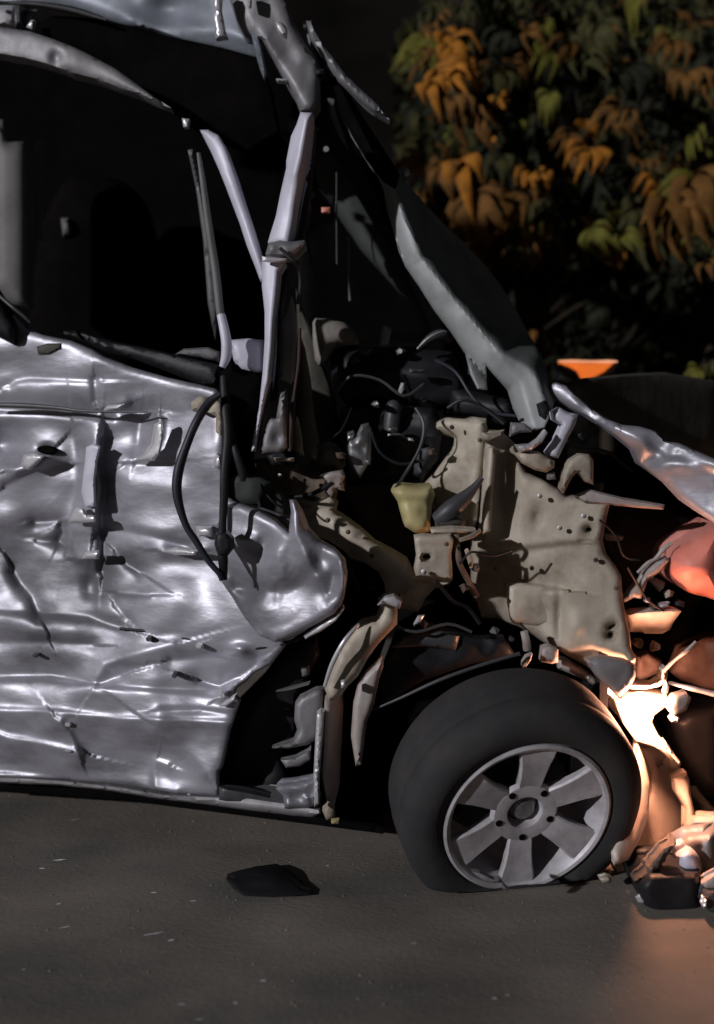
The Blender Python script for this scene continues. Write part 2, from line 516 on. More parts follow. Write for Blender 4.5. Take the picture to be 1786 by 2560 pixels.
# windscreen pillars: the bright V
panel('quarter_window_pillar', [(500, 325), (520, 324), (548, 338), (566, 368), (592, 440), (612, 505), (632, 565), (655, 640), (664, 690), (652, 705), (640, 672), (618, 616), (600, 560), (584, 518), (566, 470), (548, 425), (528, 380)],
      grad(500, 2.90, 660, 2.82), M['pillar'], car, 0.07, 4, 0.018, 20, h=[fold([(560, 440), (640, 660)], 14, 14, 0.006)], crum=0.003, csize=60, seed=5, sharp=75)
panel('windscreen_pillar', [(752, 280), (784, 282), (780, 320), (768, 400), (756, 450), (744, 510), (736, 570), (728, 612), (700, 618), (670, 606), (676, 585), (690, 540), (702, 480), (716, 420), (716, 402), (728, 340), (742, 310)],
      grad(670, 2.80, 790, 2.77), M['pillar'], car, 0.08, 4, 0.022, 24, h=[fold([(770, 290), (748, 390), (735, 430)], 8, 16, 0.012), fold([(764, 300), (738, 480), (716, 600)], 40, 60, 0.02)], crum=0.004, csize=60, seed=6, sharp=75)
panel('pillar_collar', [(672, 608), (700, 600), (730, 604), (762, 600), (765, 612), (740, 640), (716, 646), (672, 644), (664, 636)], 2.74, M['silver_dull'], car, 0.09, 7, 0.03, 14, crum=0.01, csize=24, seed=7)
panel('pillar_base', [(656, 646), (700, 648), (714, 656), (700, 680), (696, 735), (688, 800), (684, 880), (676, 950), (660, 1010), (648, 1075), (640, 1128), (629, 1130), (634, 1090), (648, 1020), (657, 930), (662, 850), (662, 780), (655, 715)],
      grad(640, 2.76, 710, 2.745), M['pillar'], car, 0.07, 4, 0.014, 16, h=[fold([(690, 660), (680, 800), (668, 960)], 8, 16, 0.008)], crum=0.003, csize=50, seed=8, sharp=75)
panel('pillar_top_edge', [(655, 640), (718, 646), (714, 654), (700, 655), (656, 652)], 2.71, M['bright'], car, 0.02, 5)
panel('pillar_seal', [(700, 690), (716, 668), (726, 680), (708, 760), (702, 900), (690, 1000), (675, 1005), (684, 900), (690, 800)], 2.86, M['navy'], car, 0.05, 9, 0.01, 12)
panel('pillar_seal', [(772, 400), (784, 300), (790, 330), (780, 450), (770, 560), (758, 600), (740, 604), (752, 520)], 2.92, M['navy'], car, 0.05, 9, 0.01, 12)
panel('crumpled_pillar_head', [(565, -30), (700, -30), (722, 10), (735, 60), (760, 105), (792, 150), (800, 200), (800, 262), (786, 282), (752, 278), (738, 240), (712, 198), (690, 160), (664, 112), (655, 98), (612, 88), (590, 50)],
      grad(560, 3.02, 800, 2.97), M['silver_dull'], car, 0.07, 8, 0.03, 40, h=[fold([(660, 100), (735, 210), (760, 270)], 24, 30, 0.03), blob(720, 150, 34, 40, -0.02, 30)], crum=0.02, csize=60, seed=9)
panel('torn_metal', [(530, -30), (556, -30), (553, 20), (558, 45), (562, 70), (570, 92), (540, 97), (537, 70), (532, 48), (536, 20)], 2.95, M['bright'], car, 0.025, 7, 0.012, 10, crum=0.006, csize=30, seed=10)
panel('torn_metal', [(614, -20), (630, -20), (628, 14), (622, 16)], 2.95, M['bright'], car, 0.02, 6)
panel('torn_metal', [(688, 53), (706, 56), (718, 70), (717, 93), (704, 88), (694, 74)], 2.90, M['bright'], car, 0.02, 6, 0.008, 8)
panel('roof_edge_strip', [(624, 70), (645, 78), (655, 120), (666, 180), (660, 195), (648, 165), (636, 120)], 3.0, M['roof'], car, 0.03, 8, 0.01, 10)
panel('far_pillar', [(765, 52), (780, 52), (788, 72), (812, 112), (842, 150), (870, 186), (905, 222), (950, 262), (975, 300), (930, 275), (885, 238), (845, 205), (806, 140), (776, 96)],
      grad(760, 2.99, 975, 2.93), M['silver_dull'], car, 0.05, 8, 0.03, 20, crum=0.006, csize=50, seed=12)
panel('mirror_bracket', [(820, 186), (848, 180), (858, 188), (860, 206), (850, 214), (828, 212)], 3.05, M['beige_light'], car, 0.05, 6, 0.01, 8, crum=0.004, csize=20)
tube('bracket_rod', [(822, 214, 3.05, 3), (860, 214, 3.08, 3), (900, 226, 3.15, 3), (940, 250, 3.2, 2)], M['trim'], car)
panel('hanging_trim', [(820, 245), (836, 248), (840, 285), (852, 315), (870, 370), (846, 335), (828, 290)], 3.3, M['silver_dull'], car, 0.02, 7, 0.01, 8)
panel('dark_clip', [(788, 172), (812, 172), (810, 186), (792, 186)], 2.96, M['black'], car, 0.04, 6)
panel('roof_hinge', [(690, 196), (720, 198), (718, 206), (694, 204)], 2.97, M['bright'], car, 0.02, 6)

# bulkhead and dark space behind the engine
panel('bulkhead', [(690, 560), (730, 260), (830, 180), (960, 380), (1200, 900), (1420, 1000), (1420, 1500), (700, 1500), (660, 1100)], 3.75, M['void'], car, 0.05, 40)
panel('windscreen', [(745, 600), (795, 330), (830, 260), (900, 400), (985, 600), (1060, 780), (1090, 850), (900, 860), (760, 830)], grad(745, 3.35, 1090, 3.6), M['glassd'], car, 0.012, 26)
tube('wiper_arm', [(872, 590, 3.2, 2.2), (873, 680, 3.2, 3), (876, 752, 3.2, 4)], M['trim'], car)
tube('wiper_arm', [(842, 430, 3.25, 1.6), (842, 560, 3.25, 2), (843, 660, 3.25, 2)], M['grey_plastic'], car)
can('mirror_pin', 815, 374, 3.1, [(-0.006, 0.006), (0.006, 0.008)], M['bright'], car, (0.2, -1, 0.1), 12)
panel('wiring_bracket', [(780, 500), (800, 470), (838, 490), (836, 545), (800, 560), (775, 590), (765, 560)], 3.1, M['black'], car, 0.03, 8, 0.01, 12, crum=0.012, csize=22, seed=14)
panel('red_connector', [(804, 518), (826, 518), (826, 532), (804, 532)], 3.05, M['red_plastic'], car, 0.02, 6)

# bonnet folded up against the windscreen
bon = [(760, 60), (800, 110), (838, 175), (870, 240), (910, 300), (955, 370), (1000, 440), (1046, 490), (1110, 560), (1165, 610), (1215, 665), (1250, 710), (1285, 765), (1320, 830), (1355, 890), (1368, 925), (1378, 960), (1392, 985),
       (1380, 1030), (1362, 1070), (1338, 1076), (1305, 1062), (1286, 1020), (1272, 975), (1250, 950), (1215, 912), (1219, 975), (1196, 972), (1178, 935), (1166, 884), (1130, 830), (1088, 775), (1050, 715), (1015, 664), (998, 625),
       (980, 560), (968, 520), (960, 470), (945, 438), (918, 402), (880, 340), (850, 280), (815, 190), (775, 110)]
EDGE = [(815, 190), (850, 280), (918, 402), (960, 470), (980, 560), (1015, 664), (1088, 775), (1166, 884), (1215, 940), (1272, 975), (1300, 1060)]


def bon_roll(x, y):
    d, s = seg_dist(x, y, EDGE)
    return -0.03 * np.exp(-d / 12.0)


def bon_depth(x, y):
    d, s = seg_dist(x, y, EDGE)
    w = 22 + 52 * np.clip((y - 450) / 500, 0, 1)
    return 2.84 - 0.0005 * np.minimum(d, w) + 0.0042 * (np.sqrt(np.maximum(d - w, 0) ** 2 + 400) - 20) + (1000 - y) / 1000.0 * 0.25


panel('bonnet', bon, bon_depth, M['bonnet'], car, 0.025, 6, h=[bon_roll, fold([(1240, 880), (1300, 960), (1330, 1060)], 16, 30, 0.02)], crum=0.007, csize=90, seed=15, round_edge=8)
panel('bonnet_brace', [(700, 330), (800, 330), (905, 500), (985, 640), (1050, 760), (1000, 730), (900, 620), (820, 500), (760, 420)], grad(700, 3.4, 1050, 3.3), M['greencloth'], car, 0.03, 16, 0.02, 40)
panel('bonnet_clip', [(1012, 424), (1022, 420), (1026, 434), (1018, 444), (1010, 438)], 3.05, M['bright'], car, 0.012, 5)
panel('bonnet_clip', [(1012, 450), (1022, 452), (1024, 466), (1014, 460)], 3.05, M['bright'], car, 0.012, 5)

panel('bonnet_dark_sheet', [(772, 80), (800, 104), (842, 172), (876, 240), (914, 302), (960, 372), (1000, 436), (990, 470), (960, 452), (940, 428), (916, 396), (880, 335), (850, 276), (815, 186), (780, 110)], lambda x, y: bon_depth(x, y) - bon_roll(x, y) - 0.035, M['void'], car, 0.02, 10, 0.006, 14, crum=0.006, csize=50, seed=16)  # added black sheet that puts the upper bonnet's darkness into colour
# front bonnet edge on the right
panel('bonnet_front', [(1398, 962), (1460, 945), (1560, 935), (1660, 930), (1800, 955), (1800, 1180), (1700, 1120), (1600, 1090), (1500, 1055), (1440, 1005)], grad(1400, 3.0, 1800, 3.5, -0.2), M['olive'], car, 0.03, 14, 0.02, 30, crum=0.01, csize=90, seed=17)
panel('front_wing_edge', [(1366, 962), (1390, 956), (1416, 964), (1446, 992), (1480, 1022), (1520, 1048), (1556, 1062), (1600, 1066), (1640, 1078), (1668, 1104), (1700, 1108), (1740, 1126), (1800, 1152), (1800, 1312), (1752, 1282), (1712, 1254), (1668, 1208), (1630, 1180), (1600, 1160), (1586, 1126), (1550, 1096), (1510, 1068), (1466, 1040), (1430, 1022), (1400, 1004), (1376, 984)],
      grad(1366, 2.85, 1800, 2.62), M['silver'], car, 0.05, 7, 0.012, 18,
      h=[fold([(1540, 1070), (1600, 1100), (1660, 1150), (1800, 1170)], 26, 20, 0.035), fold([(1620, 1150), (1700, 1140), (1800, 1190)], 20, 12, -0.02), blob(1640, 1120, 40, 24, -0.02, 20)], crum=0.012, csize=60, seed=18)
panel('wing_bracket', [(1380, 1030), (1400, 1018), (1420, 1030), (1446, 1036), (1438, 1064), (1420, 1096), (1396, 1146), (1372, 1142), (1366, 1130), (1384, 1104), (1404, 1062), (1384, 1050)], 2.72, M['pillar'], car, 0.04, 7, 0.02, 12, crum=0.004, csize=30, seed=19)
panel('latch_hook', [(1290, 1112), (1326, 1110), (1346, 1096), (1364, 1074), (1370, 1082), (1356, 1106), (1330, 1126), (1300, 1130)], 2.68, M['bright'], car, 0.03, 6, 0.015, 10)
panel('latch_plate', [(1290, 1135), (1316, 1128), (1350, 1130), (1368, 1142), (1388, 1152), (1386, 1170), (1366, 1182), (1340, 1176), (1310, 1160)], 2.70, M['beige_light'], car, 0.04, 7, 0.02, 14, crum=0.006, csize=28, seed=20)
panel('latch_arm', [(1280, 1056), (1312, 1058), (1330, 1072), (1330, 1080), (1298, 1082), (1276, 1092)], 2.72, M['silver_dull'], car, 0.025, 6, 0.01, 8)
panel('latch_arm', [(1345, 1010), (1366, 1000), (1378, 1020), (1366, 1050), (1352, 1040)], 2.70, M['black'], car, 0.025, 6, 0.01, 8)
panel('hoop_bracket', [(1400, 1222), (1408, 1180), (1424, 1150), (1450, 1134), (1474, 1136), (1484, 1150), (1484, 1212), (1466, 1206), (1446, 1180), (1432, 1192), (1416, 1222), (1410, 1234)], 2.70, M['beige'], car, 0.03, 7, 0.015, 12)
panel('headlamp_carrier', [(1440, 1240), (1480, 1225), (1560, 1245), (1662, 1262), (1660, 1274), (1600, 1270), (1520, 1262), (1460, 1256)], 2.74, M['primer_pink'], car, 0.03, 8, 0.01, 8)

# inner wing
IW = grad(1180, 2.86, 1590, 2.72)
iw = [(1212, 1072), (1252, 1076), (1264, 1086), (1290, 1110), (1296, 1150), (1316, 1180), (1356, 1198), (1400, 1224), (1416, 1240), (1460, 1240), (1526, 1256), (1516, 1300), (1508, 1350), (1516, 1384), (1538, 1412), (1554, 1440), (1558, 1500), (1566, 1540), (1574, 1580),
      (1576, 1616), (1590, 1642), (1590, 1690), (1580, 1716), (1552, 1736), (1520, 1712), (1470, 1668), (1420, 1640), (1360, 1606), (1300, 1568), (1240, 1546), (1206, 1544), (1192, 1500), (1178, 1470), (1180, 1410), (1178, 1350), (1196, 1330), (1204, 1250), (1206, 1160)]
hole = lambda cx, cy, rx, ry, n=10, r=0: [(cx + rx * math.cos(2 * math.pi * k / n) * math.cos(R(r)) - ry * math.sin(2 * math.pi * k / n) * math.sin(R(r)),
                                          cy + rx * math.cos(2 * math.pi * k / n) * math.sin(R(r)) + ry * math.sin(2 * math.pi * k / n) * math.cos(R(r))) for k in range(n)]
panel('inner_wing', iw, IW, M['beige'], car, 0.035, 5, 0.03, 24,
      h=[fold([(1180, 1384), (1280, 1366), (1400, 1352), (1440, 1350)], 4, 30, 0.028), fold([(1190, 1392), (1300, 1380), (1420, 1364), (1450, 1362)], 26, 4, -0.022),
         fold([(1228, 1130), (1222, 1240), (1218, 1336)], 14, 4, 0.035), blob(1262, 1210, 26, 110, -0.05), blob(1345, 1290, 14, 20, -0.012), blob(1370, 1200, 20, 16, 0.014),
         step([(1270, 1566), (1278, 1470), (1300, 1462), (1400, 1474)], 8, 0.014, 60), blob(1440, 1460, 70, 60, 0.02), blob(1440, 1560, 34, 34, 0.016), blob(1400, 1540, 12, 60, -0.018),
         step([(1420, 1640), (1480, 1630), (1560, 1650)], 10, -0.022, 80), blob(1260, 1420, 50, 30, -0.015)],
      crum=0.006, csize=80, seed=22, holes=[hole(1472, 1324, 7, 5), hole(1526, 1588, 8, 7), hole(1530, 1566, 10, 3, 8, -28)])
panel('wing_flap', [(1462, 1650), (1500, 1640), (1560, 1648), (1586, 1660), (1590, 1690), (1578, 1716), (1550, 1742), (1524, 1722), (1490, 1690)], 2.67, M['silver_dull'], car, 0.02, 8, 0.02, 18, crum=0.006, csize=50, seed=23)
panel('wing_bumpstop', [(1272, 1464), (1300, 1456), (1360, 1462), (1406, 1478), (1414, 1520), (1404, 1560), (1340, 1568), (1276, 1556), (1270, 1510)], 2.79, M['beige_light'], car, 0.03, 7, 0.02, 14, crum=0.003, csize=60, seed=24)
panel('strut_tower', [(1080, 1066), (1090, 1052), (1120, 1044), (1166, 1048), (1186, 1042), (1216, 1046), (1220, 1080), (1214, 1140), (1206, 1200), (1196, 1300), (1180, 1352), (1110, 1330), (1080, 1256), (1044, 1216), (1060, 1202), (1090, 1176), (1130, 1126), (1136, 1096), (1104, 1084), (1084, 1082)],
      grad(1050, 2.98, 1220, 2.84), M['beige_light'], car, 0.06, 8, 0.04, 24, h=[blob(1140, 1110, 44, 32, -0.05, 50), fold([(1196, 1060), (1120, 1170), (1070, 1230)], 20, 20, 0.016), blob(1130, 1260, 60, 30, -0.025)], crum=0.006, csize=60, seed=25)
panel('tower_rib', [(1222, 1120), (1236, 1114), (1240, 1140), (1232, 1240), (1228, 1330), (1206, 1336), (1212, 1240)], 2.785, M['beige_light'], car, 0.03, 4, 0.012, 10, sharp=75)
panel('tower_cap', [(1204, 1080), (1230, 1084), (1262, 1074), (1256, 1090), (1220, 1106), (1206, 1104)], 2.80, M['beige'], car, 0.03, 7, 0.01, 10)
panel('coolant_reservoir', [(980, 1232), (988, 1218), (1006, 1212), (1044, 1216), (1080, 1214), (1088, 1236), (1080, 1262), (1078, 1300), (1074, 1330), (1040, 1334), (1012, 1316), (1002, 1280), (996, 1256)],
      2.76, M['yellow'], car, 0.10, 7, 0.04, 24, h=[fold([(994, 1256), (1080, 1256)], 4, 4, -0.008), blob(1060, 1280, 12, 20, -0.008)])
tube('reservoir_hose', [(1092, 1300, 2.76, 18), (1120, 1280, 2.75, 24), (1156, 1250, 2.75, 20), (1180, 1226, 2.75, 12), (1206, 1194, 2.75, 7)], M['grey_plastic'], car, jit=0.05)
panel('hose_boot', [(1086, 1290), (1130, 1284), (1166, 1300), (1164, 1318), (1090, 1322)], 2.74, M['olive'], car, 0.05, 8, 0.03, 14)
panel('mount_bracket', [(1036, 1340), (1060, 1336), (1082, 1338), (1128, 1334), (1136, 1350), (1130, 1384), (1132, 1450), (1104, 1446), (1040, 1440), (1036, 1424), (1042, 1390)], 2.68, M['beige_light'], car, 0.03, 6, 0.012, 9, holes=[hole(1067, 1393, 11, 8)], h=[fold([(1040, 1350), (1130, 1346)], 4, 4, 0.006)])
panel('bracket_flange', [(1076, 1322), (1130, 1318), (1190, 1322), (1190, 1330), (1130, 1334), (1080, 1334)], 2.70, M['beige_light'], car, 0.04, 6)
tube('bracket_strut', [(1142, 1336, 2.7, 7), (1144, 1370, 2.7, 8), (1150, 1410, 2.7, 7), (1170, 1450, 2.72, 8), (1190, 1490, 2.74, 9)], M['brown'], car, power=3, jit=0.1)
tube('bracket_strut', [(1150, 1350, 2.69, 5), (1180, 1340, 2.7, 6), (1200, 1326, 2.72, 5)], M['beige'], car, power=3)
tube('bracket_strut', [(1166, 1374, 2.69, 5), (1176, 1400, 2.7, 7), (1178, 1420, 2.7, 4)], M['beige_light'], car, power=3)
panel('chassis_leg', [(640, 1236), (700, 1240), (752, 1238), (800, 1262), (838, 1262), (842, 1280), (870, 1298), (900, 1320), (940, 1356), (980, 1376), (1020, 1400), (1040, 1440), (1132, 1448), (1122, 1462), (1086, 1472), (1064, 1496), (1046, 1530), (1000, 1520), (966, 1500), (962, 1462), (946, 1430), (912, 1406), (878, 1396), (860, 1376), (820, 1350), (790, 1340), (750, 1310), (700, 1300)],
      grad(640, 2.90, 1130, 2.72), M['beige_light'], car, 0.06, 8, 0.035, 26, h=[fold([(800, 1290), (920, 1370), (1040, 1450)], 20, 24, 0.014), blob(900, 1340, 10, 8, -0.01), fold([(960, 1430), (1030, 1424)], 6, 8, -0.014), blob(1000, 1470, 30, 12, -0.012)], crum=0.006, csize=60, seed=27)
panel('scuttle', [(634, 1150), (680, 1146), (742, 1150), (760, 1168), (800, 1176), (842, 1170), (862, 1196), (864, 1216), (846, 1222), (840, 1250), (800, 1268), (752, 1248), (690, 1242), (660, 1220)],
      2.88, M['brown'], car, 0.06, 8, 0.03, 24, h=[fold([(690, 1240), (780, 1228), (826, 1206)], 8, 20, 0.02)], crum=0.014, csize=44, seed=28)
panel('scuttle_lip', [(752, 1268), (790, 1252), (826, 1240), (846, 1254), (838, 1290), (800, 1330), (760, 1300), (740, 1290)], 2.84, M['beige_light'], car, 0.03, 8, 0.02, 16, crum=0.006, csize=40, seed=29)
panel('torn_mount', [(800, 1190), (826, 1180), (858, 1176), (864, 1194), (856, 1204), (862, 1228), (840, 1222), (828, 1246), (812, 1230), (818, 1206)], 2.78, M['primer_pink'], car, 0.03, 6, 0.01, 8, crum=0.016, csize=18, seed=30)
tube('cable', [(734, 1242, 2.8, 4), (770, 1238, 2.78, 5), (800, 1226, 2.78, 6), (830, 1206, 2.78, 4)], M['black'], car)
panel('hinge_tray', [(664, 1136), (690, 1128), (744, 1132), (748, 1156), (740, 1166), (680, 1164)], 2.78, M['black'], car, 0.06, 7, 0.012, 10)
panel('tray_clip', [(684, 1144), (736, 1144), (734, 1154), (690, 1154)], 2.755, M['beige_light'], car, 0.012, 5, 0.004, 5)
panel('door_pillar_plate', [(690, 1044), (700, 972), (716, 970), (720, 1060), (722, 1120), (706, 1134), (650, 1136), (652, 1100), (664, 1060), (676, 1040)], 2.772, M['silver_dull'], car, 0.05, 8, 0.02, 18, h=[blob(694, 1095, 12, 14, -0.012)])
panel('pillar_strip', [(702, 800), (730, 740), (742, 800), (742, 860), (736, 950), (728, 962), (700, 952)], 2.79, M['silver_dull'], car, 0.04, 8, 0.02, 16, crum=0.003, csize=50)
panel('pillar_strip', [(748, 830), (762, 870), (776, 950), (786, 1040), (800, 1110), (790, 1150), (750, 1130), (740, 1040), (742, 920)], 2.83, M['olive'], car, 0.04, 9, 0.02, 24)
panel('pillar_strip', [(738, 1038), (746, 1044), (756, 1090), (760, 1140), (732, 1130), (730, 1080)], 2.81, M['beige'], car, 0.03, 7, 0.012, 10)
tube('rubber_strip', [(750, 820, 2.79, 4), (748, 900, 2.79, 5), (740, 960, 2.79, 4), (730, 1040, 2.79, 6), (726, 1128, 2.79, 7)], M['rust'], car)
panel('bulkhead_side', [(740, 720), (790, 860), (840, 1000), (850, 1130), (800, 1160), (770, 1100), (750, 940)], 3.15, M['olive'], car, 0.04, 14, 0.02, 40)
panel('burst_airbag', [(782, 806), (800, 796), (828, 798), (862, 806), (884, 824), (898, 850), (900, 862), (870, 864), (836, 872), (822, 896), (808, 912), (788, 900)], 3.05, M['airbag'], car, 0.08, 8, 0.06, 34, smooth=2, crum=0.006, csize=40, seed=31)
panel('foam_block', [(780, 1150), (800, 1112), (826, 1106), (846, 1118), (864, 1150), (858, 1172), (820, 1180), (790, 1176)], 2.92, M['airbag'], car, 0.06, 7, 0.05, 30, smooth=2, crum=0.006, csize=30, seed=32)

# engine
panel('engine_cover', [(826, 890), (850, 868), (900, 866), (960, 868), (1060, 866), (1130, 880), (1160, 940), (1166, 1010), (1080, 1030), (960, 1030), (870, 1020), (830, 960)], grad(826, 3.1, 1170, 3.0), M['black'], car, 0.2, 10, 0.07, 40, h=[fold([(840, 960), (1000, 930), (1150, 960)], 30, 30, 0.03), blob(930, 980, 40, 30, 0.03)], crum=0.02, csize=70, seed=33)
panel('engine_block', [(850, 1020), (960, 1010), (1090, 1020), (1110, 1080), (1100, 1150), (1060, 1210), (960, 1210), (880, 1204), (856, 1100)], grad(850, 3.0, 1110, 2.95), M['black'], car, 0.3, 9, 0.05, 30, h=[fold([(930, 1010), (926, 1200)], 10, 10, -0.03), fold([(860, 1090), (1100, 1090)], 8, 8, 0.02)], crum=0.025, csize=44, seed=34)
panel('alternator_bracket', [(868, 1080), (884, 1076), (890, 1090), (904, 1062), (922, 1058), (930, 1074), (928, 1150), (900, 1196), (880, 1170), (866, 1140)], 2.86, M['alu'], car, 0.06, 6, 0.02, 12, h=[blob(886, 1096, 10, 14, -0.02), fold([(908, 1060), (886, 1110)], 6, 6, 0.014)], crum=0.01, csize=22, seed=35)
can('intake_canister', 980, 1056, 2.96, [(-0.03, 0.014), (-0.028, 0.022), (0.045, 0.022), (0.055, 0.016), (0.06, 0.008)], M['grey_plastic'], car, (0.12, -0.1, 1))
panel('spark_lead_cap', [(996, 976), (1004, 956), (1012, 958), (1012, 974), (1004, 988), (996, 988)], 2.88, M['bright'], car, 0.02, 5, 0.008, 6, crum=0.004, csize=12)
panel('engine_bolt', [(1020, 1094), (1032, 1096), (1036, 1104), (1022, 1102)], 2.88, M['bright'], car, 0.01, 4)
panel('engine_fin', [(972, 1070), (994, 1070), (992, 1076), (972, 1076)], 2.89, M['alu'], car, 0.02, 5)
panel('engine_fin', [(970, 1084), (1002, 1084), (1004, 1090), (970, 1090)], 2.89, M['alu'], car, 0.02, 5)
panel('engine_fin', [(1024, 922), (1066, 922), (1066, 932), (1024, 932)], 2.93, M['grey_plastic'], car, 0.02, 5)
panel('bottle_neck', [(914, 1150), (928, 1150), (926, 1162), (914, 1162)], 2.85, M['alu'], car, 0.02, 5)
panel('broken_bracket', [(956, 812), (970, 816), (980, 822), (972, 866), (948, 866)], 3.0, M['silver_dull'], car, 0.02, 6, 0.008, 8)
panel('broken_bracket', [(896, 870), (934, 870), (924, 888), (898, 888)], 2.98, M['grey_plastic'], car, 0.02, 6, 0.008, 8)
tube('coolant_hose', [(1046, 872, 2.98, 4), (1066, 852, 2.97, 8), (1090, 838, 2.97, 12), (1112, 836, 2.98, 12), (1124, 850, 3.0, 10)], M['grey_plastic'], car)
tube('hose_wire', [(1044, 872, 2.95, 3), (1070, 846, 2.94, 3), (1100, 830, 2.94, 3), (1116, 830, 2.95, 3)], M['alu'], car)
panel('airbox', [(1120, 960), (1190, 980), (1280, 1000), (1290, 1056), (1250, 1066), (1180, 1040), (1120, 1040)], grad(1120, 3.0, 1290, 2.9), M['black'], car, 0.15, 10, 0.04, 30, crum=0.012, csize=50, seed=36)
panel('subframe_rust_plate', [(850, 1210), (980, 1204), (1000, 1290), (1040, 1360), (1050, 1400), (960, 1380), (900, 1320), (880, 1260)], 3.05, M['rust'], car, 0.03, 12, 0.01, 20, crum=0.02, csize=60, seed=37)  # rust-brown plate below the engine block
can('fluid_cap', 1010, 1040, 3.0, [(-0.02, 0.02), (0.02, 0.02), (0.024, 0.014)], M['black'], car, (0, -0.3, 1))

# ---- crumpled front door
door_out = [(-40, 730), (-10, 742), (20, 768), (44, 800), (64, 822), (110, 838), (180, 852), (232, 874), (262, 892), (330, 918), (420, 944), (500, 962), (540, 972), (552, 990), (560, 1060), (562, 1160), (570, 1240), (600, 1260), (660, 1270),
            (720, 1290), (760, 1320), (800, 1380), (830, 1440), (820, 1530), (760, 1580), (720, 1600), (702, 1630), (680, 1660), (636, 1682), (616, 1704), (592, 1720), (588, 1740), (602, 1752), (586, 1800), (576, 1830), (566, 1880), (558, 1918), (548, 1930), (548, 1990), (440, 1984), (300, 1962), (160, 1948), (-40, 1942)]
DH = [
    lambda x, y: 0.075 * snoise(x / 250 + 5.3, y / 190 + 2.2) + 0.040 * snoise(x / 120 + 1.7 + y / 700, y / 85 + 8.1) + 0.010 * snoise(x / 60 + 3.3 + y / 300, y / 44 + 4.4 - x / 400) + 0.005 * crumple(x, y, 190, 3),
    # belt: grooves under the window ledge
    fold([(-40, 1004), (120, 1012), (220, 1026), (370, 1030)], 8, 26, -0.032, 4), fold([(-40, 1022), (140, 1032), (285, 1046)], 6, 6, -0.016, 3), fold([(24, 962), (40, 950), (74, 944), (240, 950)], 5, 34, -0.020, 4),
    fold([(236, 950), (240, 1000)], 6, 20, -0.012, 4), fold([(266, 1020), (312, 1008)], 6, 22, 0.026, 3),
    # tall crease: valley, bright ridge, sharp drop
    fold([(186, 1096), (196, 1180), (178, 1290)], 46, 26, -0.030, 6), fold([(246, 1104), (238, 1160), (246, 1220), (236, 1300)], 34, 7, 0.040, 4, 9), fold([(256, 1105), (252, 1160), (264, 1220), (254, 1290), (258, 1360), (254, 1425)], 7, 26, -0.034, 4, 9),
    # hooked dent beside it
    fold([(400, 1050), (398, 1090), (384, 1126), (330, 1152)], 22, 10, 0.036, 4), fold([(320, 1158), (370, 1162), (430, 1156)], 40, 5, -0.026, 3), fold([(352, 1056), (348, 1110), (340, 1140)], 20, 26, -0.022, 5),
    blob(345, 1240, 78, 66, 0.012), fold([(270, 1322), (380, 1340), (470, 1366)], 40, 8, -0.022, 4), fold([(410, 1380), (460, 1386), (500, 1380)], 8, 26, 0.024, 3),
    blob(6, 1110, 52, 44, -0.060), fold([(40, 1174), (96, 1164), (122, 1136)], 14, 34, 0.030, 5), fold([(16, 1214), (90, 1176), (170, 1164)], 40, 8, -0.026, 4), blob(118, 1124, 22, 14, -0.03),
    fold([(90, 1304), (150, 1300), (160, 1330), (150, 1350)], 12, 18, -0.024, 4), fold([(166, 1300), (200, 1284), (240, 1290)], 5, 24, 0.044, 3), fold([(96, 1352), (170, 1362)], 5, 22, -0.028, 3), fold([(196, 1398), (250, 1394)], 5, 20, 0.034, 3),
    fold([(36, 1430), (54, 1460), (80, 1490), (100, 1540)], 12, 40, -0.032, 5, 4), blob(230, 1460, 26, 44, -0.022), fold([(296, 1386), (320, 1410), (350, 1430)], 8, 40, -0.020, 4), fold([(300, 1482), (372, 1486)], 5, 36, 0.024, 3), fold([(288, 1512), (320, 1548)], 4, 16, -0.016, 3),
    fold([(-40, 1520), (100, 1530), (220, 1540), (300, 1566)], 8, 46, -0.018, 5), blob(440, 1500, 80, 60, 0.02),
    # lower skin: long swages and the big scooped dents
    fold([(-40, 1606), (120, 1604), (230, 1612)], 30, 10, -0.016, 5), fold([(240, 1704), (262, 1664), (330, 1640), (430, 1612)], 44, 30, 0.030, 6), fold([(-40, 1690), (130, 1686), (240, 1708), (300, 1690)], 10, 40, -0.028, 5), fold([(250, 1710), (380, 1718), (540, 1728), (600, 1718)], 6, 40, -0.022, 4),
    fold([(-40, 1776), (120, 1780), (300, 1798), (440, 1802), (590, 1808)], 40, 6, 0.024, 4), fold([(400, 1778), (500, 1776), (600, 1790)], 30, 6, 0.012, 4),
    fold([(-40, 1822), (20, 1846), (110, 1862), (190, 1880)], 50, 8, 0.022, 4), fold([(150, 1806), (176, 1840), (196, 1884)], 30, 10, 0.018, 4), fold([(396, 1820), (440, 1850), (480, 1880), (514, 1928)], 16, 60, 0.044, 9),
    fold([(390, 1990), (386, 1930), (390, 1902), (420, 1912)], 20, 5, 0.016, 3), fold([(-40, 1926), (80, 1932), (170, 1946)], 6, 40, -0.026, 4), fold([(-40, 1940), (140, 1946), (300, 1958), (440, 1982)], 10, 10, 0.012, 4),
    fold([(500, 1700), (550, 1716), (600, 1690), (640, 1660)], 8, 34, -0.026, 4), fold([(550, 1742), (590, 1716)], 8, 18, 0.026, 3), fold([(430, 1650), (520, 1640), (640, 1650)], 40, 8, -0.020, 4), blob(600, 1626, 26, 16, 0.024),
]
door = panel('front_door', door_out, S(0.0), M['silver'], car, 0.02, 4.5, 0.02, 26, h=DH, crum=0.0, seed=40, sharp=180)
door['label'] = 'crushed silver front door with deep vertical creases'
